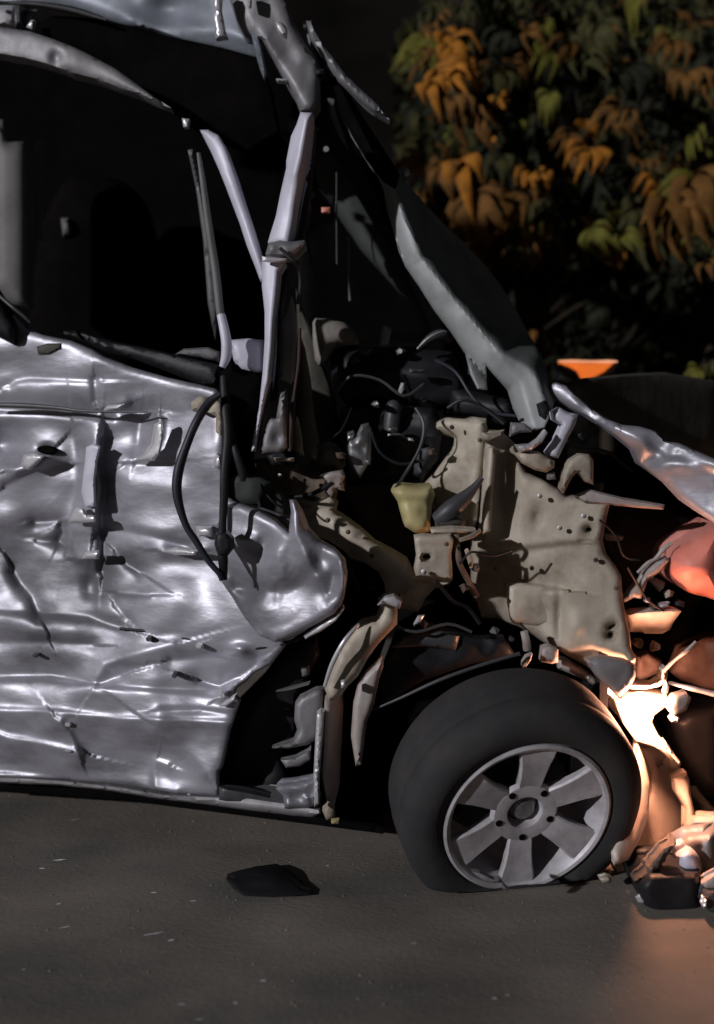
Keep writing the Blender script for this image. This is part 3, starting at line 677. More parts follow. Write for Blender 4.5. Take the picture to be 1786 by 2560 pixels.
for (qx, qy, rx, ry) in ((372, 1598, 8, 7), (498, 1618, 10, 6), (88, 1640, 8, 5), (436, 1690, 7, 6), (172, 1878, 10, 4), (170, 1812, 11, 7), (556, 1738, 9, 7)):
    panel('door_clip', hole(qx, qy, rx, ry, 6, 12), S(-0.05), M['bright'] if rx > 8 else M['grey_plastic'], door, 0.03, 5, 0.004, 5)
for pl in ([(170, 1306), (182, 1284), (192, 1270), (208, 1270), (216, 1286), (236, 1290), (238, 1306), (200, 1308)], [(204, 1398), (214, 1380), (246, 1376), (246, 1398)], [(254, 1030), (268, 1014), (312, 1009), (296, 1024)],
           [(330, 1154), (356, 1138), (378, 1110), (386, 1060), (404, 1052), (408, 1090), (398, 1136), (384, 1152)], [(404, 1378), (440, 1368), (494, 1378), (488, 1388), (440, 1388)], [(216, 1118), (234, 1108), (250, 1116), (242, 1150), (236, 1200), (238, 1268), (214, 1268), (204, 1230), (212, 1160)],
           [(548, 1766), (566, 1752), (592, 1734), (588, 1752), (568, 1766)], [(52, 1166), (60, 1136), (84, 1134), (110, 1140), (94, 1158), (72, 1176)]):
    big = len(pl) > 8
    panel('highlight_flap', pl, lambda x, y: side(x) - 0.038 - 0.25 * (x - pl[0][0]) / 1000.0, M['pillar'] if big else M['bright'], door, 0.012, 5, 0.006, 9, crum=0.003, csize=30, round_edge=5, sharp=75)  # pale torn-looking flaps that carry the door's highlights in their colour
panel('dark_hole_patch', hole(116, 1125, 24, 11, 10, 8), S(-0.005), M['void'], door, 0.02, 5)  # black patch, shade inside the hole put into its colour
tube('door_crease_strip', [(-40, 1012, 2.965, 6), (60, 1014, 2.93, 7), (148, 1020, 2.9, 5), (220, 1028, 2.87, 4), (370, 1030, 2.8, 2)], M['grey_plastic'], door, flat=0.5)
panel('window_ledge', [(150, 830), (200, 826), (270, 850), (330, 862), (430, 884), (545, 912), (545, 966), (510, 966), (420, 930), (330, 896), (262, 880), (220, 860)], S(0.09), M['black'], car, 0.08, 10, 0.02, 20, crum=0.006, csize=60, seed=41)
panel('window_ledge_cover', [(438, 886), (460, 872), (520, 868), (546, 878), (546, 905), (500, 895)], 2.9, M['silver_dull'], car, 0.03, 8, 0.015, 12)
panel('cowl_corner', [(575, 850), (622, 846), (660, 850), (662, 930), (640, 938), (600, 926), (584, 900)], 2.86, M['pillar'], car, 0.05, 8, 0.02, 18, h=[fold([(580, 852), (658, 856)], 4, 4, -0.006)])
panel('mirror_base', [(-30, 700), (0, 745), (20, 780), (42, 815), (38, 864), (10, 850), (-30, 830)], 2.93, M['black'], car, 0.06, 9, 0.03, 20)
tube('mirror_wire', [(0, 740, 2.92, 5), (30, 766, 2.9, 5), (60, 790, 2.9, 5), (76, 806, 2.9, 3)], M['grey_plastic'], car)
panel('door_dent_mirror_scar', [(92, 866), (120, 858), (152, 858), (150, 872), (120, 886), (96, 886)], S(-0.022), M['olive'], door, 0.012, 6, 0.004, 8)

# hinge cavity between door and wing, its shade painted as near-black sheets
panel('hinge_dark_sheet', [(545, 930), (575, 900), (600, 925), (662, 940), (655, 1000), (640, 1100), (632, 1150), (660, 1250), (700, 1310), (640, 1320), (560, 1290), (548, 1100)], 2.93, M['void'], car, 0.03, 16)
panel('hinge_crumpled_dark_sheet', [(545, 985), (552, 930), (578, 905), (590, 918), (655, 935), (650, 985), (640, 1040), (628, 1110), (610, 1140), (590, 1120), (570, 1060)], 2.83, M['void'], car, 0.04, 9, 0.02, 20, crum=0.012, csize=40, seed=42)
panel('torn_insulation', [(566, 1200), (600, 1180), (650, 1190), (690, 1210), (712, 1240), (722, 1300), (716, 1336), (690, 1310), (660, 1290), (640, 1266), (600, 1262), (572, 1250)], 2.76, M['greencloth'], car, 0.03, 8, 0.02, 20, crum=0.01, csize=40, seed=43)
panel('hinge', [(478, 1006), (500, 990), (520, 992), (512, 1014), (494, 1032), (480, 1026)], S(-0.07), M['beige_light'], car, 0.03, 6, 0.012, 10)
panel('hinge', [(520, 1014), (540, 1000), (552, 1010), (556, 1070), (552, 1090), (540, 1080), (540, 1040), (518, 1030)], S(-0.06), M['beige_light'], car, 0.03, 6, 0.01, 10)
panel('hinge', [(534, 1150), (542, 1134), (552, 1140), (554, 1172), (536, 1170)], S(-0.06), M['bright'], car, 0.03, 6, 0.01, 8)
panel('hinge', [(490, 1318), (528, 1318), (530, 1342), (494, 1340)], S(-0.05), M['bright'], car, 0.03, 6, 0.01, 8)
tube('torn_cable', [(552, 985, 2.62, 7), (524, 1006, 2.62, 11), (494, 1050, 2.60, 11), (468, 1110, 2.6, 11), (446, 1180, 2.6, 13), (444, 1240, 2.6, 12), (464, 1310, 2.6, 9), (490, 1352, 2.6, 9), (520, 1400, 2.6, 8), (548, 1434, 2.6, 7), (553, 1452, 2.6, 4)], M['navy'], car)
tube('torn_strap', [(560, 940, 2.66, 10), (564, 1010, 2.64, 12), (570, 1090, 2.62, 13), (562, 1180, 2.6, 11), (560, 1260, 2.6, 10), (556, 1330, 2.6, 10), (558, 1400, 2.6, 13), (560, 1448, 2.62, 9)], M['black'], car, flat=0.6, jit=0.08)
tube('torn_strap', [(578, 1080, 2.68, 8), (590, 1130, 2.66, 9), (606, 1180, 2.66, 11), (608, 1204, 2.66, 6)], M['black'], car, flat=0.6)
panel('strap_end', [(540, 1334), (566, 1328), (582, 1346), (584, 1372), (570, 1390), (545, 1390), (536, 1360)], 2.58, M['black'], car, 0.03, 7, 0.015, 12)

# wing skin folded over the door's front edge
wing_out = [(566, 1262), (600, 1258), (650, 1276), (690, 1300), (722, 1330), (728, 1280), (724, 1250), (738, 1248), (756, 1276), (772, 1320), (800, 1350), (838, 1372), (864, 1400), (870, 1436), (862, 1490), (856, 1510), (838, 1534), (800, 1556), (760, 1576), (720, 1596), (690, 1606), (650, 1590), (612, 1544), (582, 1496), (554, 1454), (554, 1400), (558, 1320)]
WH = [blob(660, 1360, 30, 40, -0.025, 20), blob(596, 1440, 38, 60, -0.03, -35), fold([(725, 1260), (740, 1330), (770, 1400), (790, 1440)], 20, 24, 0.035), fold([(600, 1500), (690, 1490), (780, 1450), (800, 1400)], 30, 40, -0.024),
      fold([(690, 1380), (700, 1440), (650, 1500)], 30, 30, 0.024), fold([(836, 1440), (826, 1480)], 12, 8, -0.03), fold([(566, 1342), (640, 1350)], 8, 10, 0.014), fold([(590, 1470), (690, 1475)], 10, 14, -0.016), fold([(850, 1380), (860, 1470)], 8, 20, 0.02)]
panel('front_wing', wing_out, lambda x, y: side(x) - 0.055 - 0.03 * np.clip((x - 540) / 170, 0, 1), M['silver'], car, 0.025, 4.5, 0.03, 24, h=WH, crum=0.011, csize=70, seed=45, sharp=180)
panel('wing_lip', [(760, 1590), (800, 1562), (838, 1540), (858, 1514), (862, 1522), (840, 1552), (800, 1580), (764, 1598)], S(-0.055), M['bright'], car, 0.02, 6, 0.006, 6)
tube('door_gap', [(300, 1572, 2.85, 4), (380, 1580, 2.82, 4), (480, 1600, 2.78, 3), (560, 1618, 2.75, 5), (640, 1620, 2.72, 5), (720, 1606, 2.68, 5), (770, 1586, 2.66, 4)], M['black'], car, flat=0.6)

# sill and the opening before the wheel, its shade painted as a black sheet
panel('opening_dark_sheet', [(540, 1990), (560, 1850), (590, 1760), (660, 1690), (720, 1610), (800, 1560), (860, 1500), (880, 1380), (960, 1380), (1000, 1500), (930, 1700), (860, 1900), (800, 2020), (700, 2010)], 3.0, M['void'], car, 0.04, 18)
panel('footwell_lining', [(556, 1956), (566, 1890), (590, 1800), (640, 1730), (710, 1650), (790, 1590), (800, 1640), (740, 1740), (740, 1830), (700, 1890), (720, 1940), (700, 1986), (620, 1972)], 2.84, M['black'], car, 0.03, 12, 0.015, 20, crum=0.014, csize=60, seed=46)
panel('footwell_ledge', [(690, 1730), (740, 1716), (776, 1706), (772, 1712), (730, 1724)], 2.78, M['trim'], car, 0.02, 7)
panel('footwell_clip', [(752, 1666), (772, 1664), (774, 1688), (756, 1692)], 2.78, M['trim'], car, 0.02, 6)
panel('sill', [(-40, 1936), (150, 1948), (280, 1962), (420, 1984), (550, 1990), (620, 1992), (720, 2006), (800, 2022), (802, 2034), (780, 2044), (720, 2038), (620, 2026), (520, 2012), (400, 1998), (280, 1978), (150, 1964), (-40, 1956)], S(0.015), M['silver_dull'], car, 0.12, 8, 0.012, 8, h=[fold([(400, 1988), (800, 2034)], 5, 8, 0.008)])
panel('sill_face', [(548, 1966), (620, 1978), (700, 1996), (708, 2024), (620, 2012), (548, 2000)], 2.74, M['grey_plastic'], car, 0.03, 9, 0.01, 10)
panel('underbody', [(-60, 1950), (300, 1974), (800, 2040), (960, 2070), (960, 2085), (800, 2064), (300, 2000), (-60, 1976)], grad(-60, 3.12, 960, 2.85), M['void'], car, 0.9, 16)
panel('sill_end', [(690, 1972), (702, 1960), (740, 1956), (780, 1948), (798, 1936), (798, 2000), (790, 2014), (770, 2022), (712, 2022), (708, 1990)], 2.66, M['silver'], car, 0.04, 6, 0.02, 14, h=[fold([(700, 1976), (760, 1968), (796, 1946)], 8, 8, 0.014), fold([(712, 2012), (770, 2012)], 6, 6, 0.012), blob(770, 1994, 14, 8, 0.014)], crum=0.004, csize=40, seed=47)
panel('footwell_fold', [(738, 1760), (750, 1742), (790, 1722), (812, 1720), (806, 1800), (798, 1846), (770, 1862), (720, 1872), (680, 1870), (700, 1862), (734, 1850), (744, 1826), (736, 1800)], 2.72, M['silver_dull'], car, 0.025, 7, 0.02, 16, crum=0.004, csize=40, seed=48)
panel('footwell_fold', [(702, 1900), (740, 1892), (770, 1876), (778, 1864), (776, 1900), (750, 1916), (716, 1920)], 2.72, M['silver_dull'], car, 0.02, 7, 0.01, 10)
panel('hinge_post', [(792, 1786), (802, 1778), (812, 1780), (806, 1860), (800, 1940), (798, 2010), (786, 2018), (784, 1940), (788, 1860)], 2.64, M['bright'], car, 0.03, 6, 0.01, 8)
panel('hinge_post_face', [(812, 1750), (834, 1730), (858, 1726), (858, 1790), (854, 1880), (850, 1960), (838, 2010), (818, 2012), (804, 1940), (808, 1850)], grad(800, 2.64, 860, 2.72), M['primer_pink'], car, 0.05, 7, 0.03, 22, crum=0.003, csize=60)
panel('wing_arch', [(812, 1722), (824, 1680), (848, 1626), (880, 1576), (906, 1556), (942, 1548), (952, 1524), (946, 1506), (962, 1492), (986, 1490), (1004, 1502), (994, 1520), (994, 1560), (972, 1582), (944, 1612), (918, 1650), (896, 1690), (868, 1718), (850, 1744), (824, 1752)], grad(812, 2.62, 1000, 2.62), M['beige_light'], car, 0.05, 7, 0.03, 24, crum=0.004, csize=50, seed=49)
tube('wing_arch_lip', [(812, 1716, 2.6, 4), (830, 1662, 2.59, 6), (858, 1608, 2.58, 6), (884, 1576, 2.59, 5), (898, 1560, 2.6, 3)], M['bright'], car, flat=0.7)
panel('wing_arch_lip', [(944, 1514), (962, 1492), (986, 1488), (1006, 1502), (1000, 1522), (984, 1516), (964, 1508)], 2.58, M['bright'], car, 0.02, 6, 0.008, 8)
panel('arch_strip', [(956, 1640), (960, 1666), (948, 1700), (936, 1760), (918, 1806), (912, 1850), (904, 1912), (890, 1916), (884, 1880), (878, 1840), (884, 1760), (894, 1712), (916, 1682), (940, 1660)], 2.63, M['primer_pink'], car, 0.025, 7, 0.018, 14, crum=0.002, csize=50)
panel('arch_bolt', [(852, 1704), (862, 1702), (864, 1716), (854, 1722)], 2.57, M['bright'], car, 0.015, 4)
panel('arch_bracket', [(1034, 1560), (1046, 1540), (1062, 1538), (1052, 1556), (1036, 1566)], 2.66, M['bright'], car, 0.012, 5)
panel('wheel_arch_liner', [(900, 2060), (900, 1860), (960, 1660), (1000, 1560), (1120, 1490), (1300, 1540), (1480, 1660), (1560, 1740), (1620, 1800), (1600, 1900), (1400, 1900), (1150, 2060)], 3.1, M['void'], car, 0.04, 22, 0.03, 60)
panel('liner_flap', [(970, 1640), (1000, 1600), (1080, 1560), (1180, 1590), (1260, 1590), (1290, 1640), (1180, 1660), (1060, 1700), (960, 1760), (950, 1720)], 2.72, M['black'], car, 0.02, 10, 0.02, 24, crum=0.014, csize=70, seed=50)
panel('liner_flap', [(980, 1620), (1010, 1596), (1100, 1576), (1150, 1590), (1140, 1626), (1060, 1616)], 2.70, M['grey_plastic'], car, 0.02, 9, 0.01, 20, crum=0.008, csize=50, seed=51)
tube('liner_rod', [(934, 1774, 2.66, 3), (1000, 1746, 2.64, 4), (1100, 1700, 2.62, 5), (1200, 1664, 2.62, 5), (1300, 1634, 2.63, 5)], M['grey_plastic'], car)
panel('sill_clip', [(806, 2026), (820, 2012), (836, 2022), (838, 2046), (816, 2050)], 2.62, M['beige'], car, 0.03, 6, 0.01, 8)
panel('sill_clip', [(828, 2052), (848, 2050), (846, 2060), (830, 2060)], 2.60, M['yellow'], car, 0.015, 5)

# ---- wheel
WC = P(1318, 2042, 2.56)
WN = Vector((0.20, -0.93, -0.33)).normalized()
wu = WN.cross(Vector((0, 0, 1))).normalized()
wv = wu.cross(WN).normalized()
if wv.z < 0: wv = -wv
wheel = empty('front_wheel', WC, car)
RR = 0.200


def wpt(r, th, z):
    q = WC + (wu * math.cos(th) + wv * math.sin(th)) * r + WN * z
    return q


def wlathe(name, prof, material, seg=72, squash=False, close=True, parent=wheel):
    V, Fc = [], []
    n = len(prof)
    for k in range(seg):
        th = 2 * math.pi * k / seg
        for r, z in prof:
            q = wpt(r, th, z)
            if squash and q.z < 0.004:
                over = 0.004 - q.z
                q.z = 0.004 - 0.004 * math.tanh(over * 20)
                q += Vector((WN.x, WN.y, 0)) * over * (0.35 if z > -0.1 else -0.35)
            V.append(q)
    for k in range(seg):
        for i in range(n if close else n - 1):
            j = (i + 1) % n
            Fc.append((k * n + i, k * n + j, ((k + 1) % seg) * n + j, ((k + 1) % seg) * n + i))
    return link(name, V, Fc, material, parent, sharp=35)


wlathe('tyre', [(0.203, -0.004), (0.210, 0.010), (0.232, 0.020), (0.256, 0.017), (0.280, 0.002), (0.290, -0.012), (0.294, -0.030), (0.2945, -0.045), (0.2932, -0.047), (0.2932, -0.053), (0.295, -0.057), (0.296, -0.086), (0.2943, -0.088), (0.2943, -0.094), (0.296, -0.098), (0.296, -0.126), (0.2943, -0.128), (0.2943, -0.134), (0.294, -0.138),
                (0.292, -0.165), (0.282, -0.182), (0.25, -0.195), (0.205, -0.18), (0.196, -0.1)], M['rubber'], 96, True)
wlathe('rim', [(0.186, 0.004), (0.190, 0.011), (0.197, 0.014), (0.2035, 0.010), (0.2035, -0.004), (0.197, -0.012), (0.192, -0.10), (0.195, -0.17), (0.180, -0.17), (0.176, -0.10), (0.178, -0.02)], M['wheel'], 96)
wlathe('brake_disc', [(0.02, -0.09), (0.13, -0.09), (0.13, -0.10), (0.02, -0.10)], M['black'], 48)
wlathe('hub', [(0.0005, -0.020), (0.022, -0.021), (0.028, -0.026), (0.032, -0.036), (0.042, -0.05), (0.0005, -0.08)], M['alu'], 32)


def spoke_mesh(k):
    th0 = math.pi / 2 + k * math.pi / 3 + 0.03
    rows = []
    for r, hw, z, dpt in ((0.046, 0.025, -0.016, 0.03), (0.060, 0.0300, -0.013, 0.03), (0.080, 0.0330, -0.009, 0.028), (0.105, 0.0345, -0.004, 0.024), (0.14, 0.0400, 0.001, 0.022), (0.168, 0.0465, 0.004, 0.02), (0.187, 0.050, 0.0045, 0.02)):
        ring = []
        for (s, zz) in ((-1.0, -0.005), (-0.88, 0.0), (-0.4, -0.0015), (0.4, -0.0015), (0.88, 0.0), (1.0, -0.005), (0.9, -dpt), (-0.9, -dpt)):
            rr = math.hypot(r, hw * s) if r > 0.18 else r
            base = WC + WN * (z + zz)
            rad = (wu * math.cos(th0) + wv * math.sin(th0))
            tan = (wu * -math.sin(th0) + wv * math.cos(th0))
            rx = r - (hw * s) ** 2 / (2 * r) if r > 0.15 else r
            ring.append(base + rad * rx + tan * (0.92 * hw * s))
        rows.append(ring)
    return rows


for k in range(6):
    loft('spoke', spoke_mesh(k), M['wheel'], wheel, sharp=38)
for k in range(5):
    th = -math.pi / 2 + k * 2 * math.pi / 5
    c = wpt(0.066, th, 0)
    V = [c + WN * z + (wu * math.cos(a) + wv * math.sin(a)) * r for (z, r) in ((-0.0105, 0.0085), (-0.0085, 0.0085)) for a in [i * math.pi / 5 for i in range(10)]]
    link('lug_dark_disc', V, [(i, (i + 1) % 10, 10 + (i + 1) % 10, 10 + i) for i in range(10)] + [tuple(range(10)), tuple(range(19, 9, -1))], M['void'], wheel)  # flat black disc, the lug hole's shade put into its colour
V = [wpt(r, th, z) for (r, z) in ((0.074, -0.030), (0.084, -0.020), (0.076, -0.0110), (0.056, -0.0105), (0.044, -0.0135), (0.040, -0.04)) for th in [i * math.pi / 18 for i in range(36)]]
link('hub_plate', V, [(j * 36 + i, j * 36 + (i + 1) % 36, (j + 1) * 36 + (i + 1) % 36, (j + 1) * 36 + i) for j in range(5) for i in range(36)], M['wheel'], wheel)

# ---- smashed front corner with the lamp still burning
refl = panel('headlamp', [(1530, 1738), (1552, 1748), (1566, 1734), (1600, 1728), (1668, 1736), (1668, 1764), (1636, 1788), (1630, 1806), (1644, 1834), (1670, 1866), (1692, 1896), (1680, 1900), (1640, 1868), (1590, 1852), (1560, 1810)], 2.83, M['guard'], car, 0.05, 6, 0.0, 20,
             h=[blob(1602, 1778, 46, 44, -0.06), lambda x, y: 0.06 * np.clip((y - 1800) / 70, 0, 1)], crum=0.006, csize=40, seed=65, label='broken headlamp still burning white and orange')
c0 = P(1604, 1778, 2.73)
rings = []
for q in range(1, 8):
    a = math.pi * q / 8
    rings.append([c0 + Vector((0.024 * math.sin(a) * math.cos(t * math.pi / 8), -0.03 * math.cos(a), 0.024 * math.sin(a) * math.sin(t * math.pi / 8))) for t in range(16)])
loft('bulb', rings, M['lamp'], refl, sharp=180)
panel('reflector_shard', [(1492, 1712), (1520, 1722), (1548, 1752), (1560, 1790), (1540, 1786), (1510, 1750)], 2.92, M['primer_pink'], car, 0.03, 6, 0.02, 14)
panel('bumper_strut', [(1664, 1852), (1686, 1884), (1702, 1904), (1704, 1914), (1696, 1912), (1668, 1884), (1650, 1860)], grad(1650, 3.2, 1704, 3.2, -0.5), M['guard'], car, 0.03, 6, 0.015, 10)
panel('bumper_strut', [(1682, 1946), (1706, 1932), (1716, 1930), (1724, 1950), (1728, 1990), (1738, 2036), (1800, 2040), (1800, 2062), (1740, 2066), (1712, 2080), (1712, 2020), (1690, 1984)], grad(1680, 3.30, 1800, 3.26, -0.5), M['guard'], car, 0.03, 6, 0.015, 12)
panel('strut_joint', [(1646, 1906), (1660, 1896), (1678, 1894), (1694, 1908), (1702, 1920), (1690, 1940), (1672, 1944), (1656, 1926)], 2.93, M['primer_pink'], car, 0.04, 6, 0.02, 12, crum=0.01, csize=18, seed=55)
panel('splash_guard', [(1590, 1850), (1610, 1868), (1652, 1868), (1672, 1900), (1680, 1946), (1690, 1986), (1714, 2024), (1712, 2070), (1690, 2094), (1650, 2126), (1620, 2156), (1596, 2190), (1590, 2240), (1560, 2240), (1556, 2200), (1540, 2178), (1536, 2150), (1570, 2100), (1600, 2040), (1626, 1980), (1626, 1930)],
      grad(1540, 3.22, 1714, 3.40, -0.45), M['guard'], car, 0.03, 8, 0.02, 24, crum=0.004, csize=70, seed=56)
panel('tyre_glow_strip', [(1592, 1850), (1612, 1900), (1626, 1960), (1622, 2040), (1600, 2100), (1572, 2150), (1536, 2164), (1528, 2130), (1556, 2060), (1578, 1980), (1586, 1910)], grad(1530, 3.13, 1626, 3.20, -0.48), M['guard'], car, 0.03, 7, 0.03, 20, crum=0.004, csize=50, seed=64)  # pale strip added for the lamp glow on the tyre's right edge
panel('inner_panel', [(1590, 1850), (1626, 1930), (1626, 2040), (1560, 2160), (1540, 2150), (1560, 1980)], 2.95, M['rust'], car, 0.03, 10, 0.01, 14)
panel('crossmember', [(1578, 1620), (1570, 1536), (1590, 1530), (1640, 1526), (1690, 1524), (1704, 1528), (1684, 1556), (1676, 1574), (1656, 1584), (1612, 1584), (1606, 1580), (1574, 1580)], grad(1570, 1.74, 1704, 1.74, 1.9), M['guard'], car, 0.05, 7, 0.03, 16, h=[fold([(1574, 1554), (1620, 1554)], 4, 4, -0.01)])
panel('torn_brace', [(1558, 1498), (1576, 1476), (1604, 1446), (1618, 1424), (1640, 1404), (1668, 1392), (1674, 1402), (1650, 1432), (1620, 1450), (1612, 1476), (1604, 1498), (1584, 1496), (1562, 1506)], 2.76, M['primer_pink'], car, 0.03, 6, 0.02, 12, crum=0.008, csize=26, seed=57)
tube('torn_brace', [(1594, 1432, 2.78, 4), (1620, 1408, 2.78, 6), (1640, 1396, 2.78, 5), (1660, 1372, 2.78, 7), (1680, 1358, 2.78, 5)], M['primer_pink'], car, jit=0.15)
panel('torn_brace', [(1622, 1452), (1640, 1446), (1664, 1456), (1660, 1470), (1650, 1480), (1636, 1464)], 2.82, M['primer_pink'], car, 0.02, 6, 0.008, 8)
panel('broken_clip', [(1614, 1496), (1626, 1496), (1628, 1508), (1614, 1506)], 2.76, M['bright'], car, 0.02, 5)
panel('broken_clip', [(1648, 1510), (1676, 1506), (1672, 1516), (1656, 1522), (1648, 1518)], 2.76, M['bright'], car, 0.02, 5, 0.008, 6)
panel('broken_clip', [(1664, 1484), (1676, 1476), (1686, 1480), (1682, 1492), (1666, 1496)], 2.80, M['beige_light'], car, 0.02, 5, 0.008, 6)
panel('airbag_lobe', [(1672, 1410), (1682, 1376), (1720, 1350), (1760, 1326), (1820, 1316), (1820, 1492), (1766, 1492), (1720, 1480), (1686, 1456), (1672, 1436)], 2.70, M['red_plastic'], car, 0.16, 9, 0.12, 80, smooth=2, h=[fold([(1740, 1450), (1790, 1430)], 6, 6, -0.006)], label='rounded red plastic reservoir glowing at the smashed front')
panel('front_dark_sheet', [(1520, 1260), (1660, 1270), (1800, 1330), (1830, 1400), (1830, 2060), (1740, 2040), (1700, 1900), (1620, 1780), (1580, 1640), (1560, 1440), (1510, 1350)], 3.3, M['void'], car, 0.05, 24, crum=0.03, csize=90, seed=58)  # black sheet, shade of the open front put into its colour
panel('headlamp_bracket', [(1514, 1338), (1540, 1336), (1560, 1342), (1556, 1352), (1520, 1352)], 2.82, M['beige'], car, 0.02, 6, 0.008, 6)
panel('lower_brace', [(1566, 1712), (1590, 1704), (1630, 1708), (1650, 1694), (1654, 1672), (1664, 1666), (1670, 1680), (1668, 1700), (1650, 1716), (1610, 1724), (1576, 1722)], 2.74, M['primer_pink'], car, 0.03, 6, 0.018, 10)
tube('lower_brace', [(1660, 1676, 2.74, 6), (1690, 1648, 2.72, 4), (1716, 1628, 2.7, 5), (1740, 1604, 2.7, 4)], M['primer_pink'], car, jit=0.1)
tube('lower_brace', [(1672, 1706, 2.76, 4), (1710, 1716, 2.74, 6), (1750, 1726, 2.72, 7), (1800, 1738, 2.7, 8)], M['primer_pink'], car, jit=0.1)
panel('lower_brace', [(1660, 1730), (1668, 1706), (1674, 1716), (1670, 1732), (1662, 1738)], 2.73, M['primer_pink'], car, 0.02, 5, 0.006, 6)
panel('lens_shard', [(1670, 1762), (1686, 1740), (1700, 1736), (1716, 1730), (1730, 1744), (1716, 1776), (1694, 1788), (1680, 1786), (1672, 1776)], 2.72, M['primer_pink'], car, 0.03, 6, 0.014, 10, crum=0.006, csize=24, seed=59)
panel('broken_grille', [(1592, 1640), (1620, 1630), (1656, 1650), (1660, 1676), (1630, 1690), (1600, 1704), (1588, 1690)], 2.92, M['rust'], car, 0.03, 6, 0.02, 14, crum=0.02, csize=26, seed=60)
panel('bumper_foam', [(1670, 1800), (1720, 1770), (1810, 1756), (1810, 1990), (1760, 1986), (1726, 1930), (1700, 1880)], 3.0, M['black'], car, 0.1, 10, 0.06, 40, crum=0.01, csize=70, seed=61)
panel('bumper_skin', [(1700, 1620), (1760, 1590), (1820, 1580), (1820, 1730), (1760, 1720), (1700, 1700), (1676, 1680)], 2.95, M['rust'], car, 0.04, 10, 0.03, 40, crum=0.008, csize=70, seed=62)
tube('suspension_link', [(1310, 1578, 2.72, 9), (1316, 1602, 2.72, 10), (1318, 1622, 2.73, 10)], M['primer_pink'], car, power=4)
panel('suspension_link', [(1354, 1618), (1376, 1614), (1396, 1624), (1396, 1656), (1380, 1660), (1352, 1654)], 2.70, M['primer_pink'], car, 0.03, 6, 0.012, 8)
panel('suspension_link', [(1306, 1656), (1316, 1640), (1332, 1634), (1328, 1650), (1316, 1668), (1306, 1668)], 2.66, M['primer_pink'], car, 0.02, 5, 0.006, 6)
panel('arch_flange', [(1390, 1640), (1420, 1650), (1470, 1680), (1520, 1712), (1548, 1748), (1530, 1746), (1490, 1716), (1440, 1690), (1396, 1672)], 2.80, M['primer_pink'], car, 0.03, 7, 0.02, 14, crum=0.01, csize=40, seed=63)
q = [P(1500, 1720, 2.74), P(1500, 1720, 3.2), P(1500, 2150, 3.2), P(1500, 2150, 2.74)]
xx = q[0].x
q = [Vector((xx, v.y, v.z)) for v in q]
q = [q[0] + Vector((0, 0, 0.12)), q[1] + Vector((0, 0, 0.12)), q[2], q[3]]
link('lamp_spill_blocker', q + [v + Vector((0.02, 0, 0)) for v in q], [(0, 1, 2, 3), (7, 6, 5, 4), (0, 4, 5, 1), (1, 5, 6, 2), (2, 6, 7, 3), (3, 7, 4, 0)], M['black'], car)  # added wall behind the tyre, blocks lamp spill towards the hinge post
# amber indicator on the far front corner
panel('amber_indicator', [(1402, 906), (1450, 908), (1536, 908), (1526, 920), (1504, 934), (1480, 944), (1462, 950), (1452, 940), (1440, 924), (1420, 916)], grad(1400, 3.86, 1540, 3.94), M['amber'], car, 0.06, 6, 0.04, 20, h=[fold([(1420, 916), (1530, 914)], 6, 6, 0.02)], label='lit amber indicator lamp on the far front corner')
panel('indicator_housing', [(1384, 908), (1402, 910), (1424, 918), (1442, 928), (1456, 952), (1468, 962), (1440, 966), (1400, 952)], 3.82, M['black'], car, 0.06, 8, 0.02, 16)
panel('indicator_housing', [(1464, 952), (1490, 944), (1520, 928), (1548, 904), (1580, 930), (1560, 960), (1470, 968)], 3.82, M['black'], car, 0.06, 8, 0.02, 16, crum=0.01, csize=30)
tube('indicator_rim', [(1396, 903, 3.84, 2), (1430, 903, 3.83, 4), (1480, 904, 3.83, 3), (1520, 904, 3.83, 4), (1544, 904, 3.83, 2)], M['amber_rim'], car)

# wiring, bolts and broken bits in the engine bay
random.seed(31)
def wire(pts, r, material, name='wire'):
    tube(name, [(p[0], p[1], p[2], r) for p in pts], material, car, 7)
wire([(760, 1180, 2.86), (790, 1120, 2.84), (850, 1080, 2.84), (880, 1020, 2.9)], 3, M['black'])
wire([(840, 980, 2.92), (880, 940, 2.9), (950, 950, 2.9), (1010, 990, 2.88), (1060, 960, 2.9)], 4, M['grey_plastic'])
wire([(930, 1080, 2.86), (950, 1130, 2.86), (1000, 1160, 2.86), (1060, 1150, 2.86)], 4, M['black'])
wire([(1040, 1020, 2.9), (1060, 1060, 2.88), (1050, 1120, 2.86), (1010, 1190, 2.84), (990, 1220, 2.8)], 4, M['grey_plastic'])
wire([(1090, 900, 2.95), (1140, 930, 2.9), (1180, 990, 2.86), (1230, 1030, 2.84), (1290, 1040, 2.8)], 4, M['navy'])
wire([(1120, 1020, 2.88), (1160, 1000, 2.86), (1210, 1020, 2.84), (1262, 1060, 2.8)], 5, M['black'])
wire([(1150, 1410, 2.68), (1180, 1380, 2.66), (1230, 1390, 2.68), (1280, 1376, 2.7)], 3, M['black'])
wire([(1090, 1450, 2.66), (1130, 1500, 2.68), (1170, 1520, 2.7), (1200, 1560, 2.7)], 5, M['black'])
wire([(1500, 1300, 2.72), (1540, 1340, 2.74), (1560, 1390, 2.76), (1600, 1400, 2.78)], 3, M['black'])
wire([(1570, 1420, 2.74), (1600, 1470, 2.76), (1620, 1500, 2.76), (1660, 1530, 2.76)], 3, M['rust'])
wire([(1400, 1100, 2.76), (1450, 1120, 2.8), (1520, 1130, 2.9), (1580, 1180, 3.0)], 4, M['black'])
wire([(640, 1160, 2.8), (650, 1210, 2.76), (690, 1260, 2.74), (740, 1280, 2.76)], 3, M['black'])
wire([(980, 1560, 2.66), (1040, 1580, 2.66), (1120, 1560, 2.68), (1180, 1580, 2.68)], 4, M['grey_plastic'])
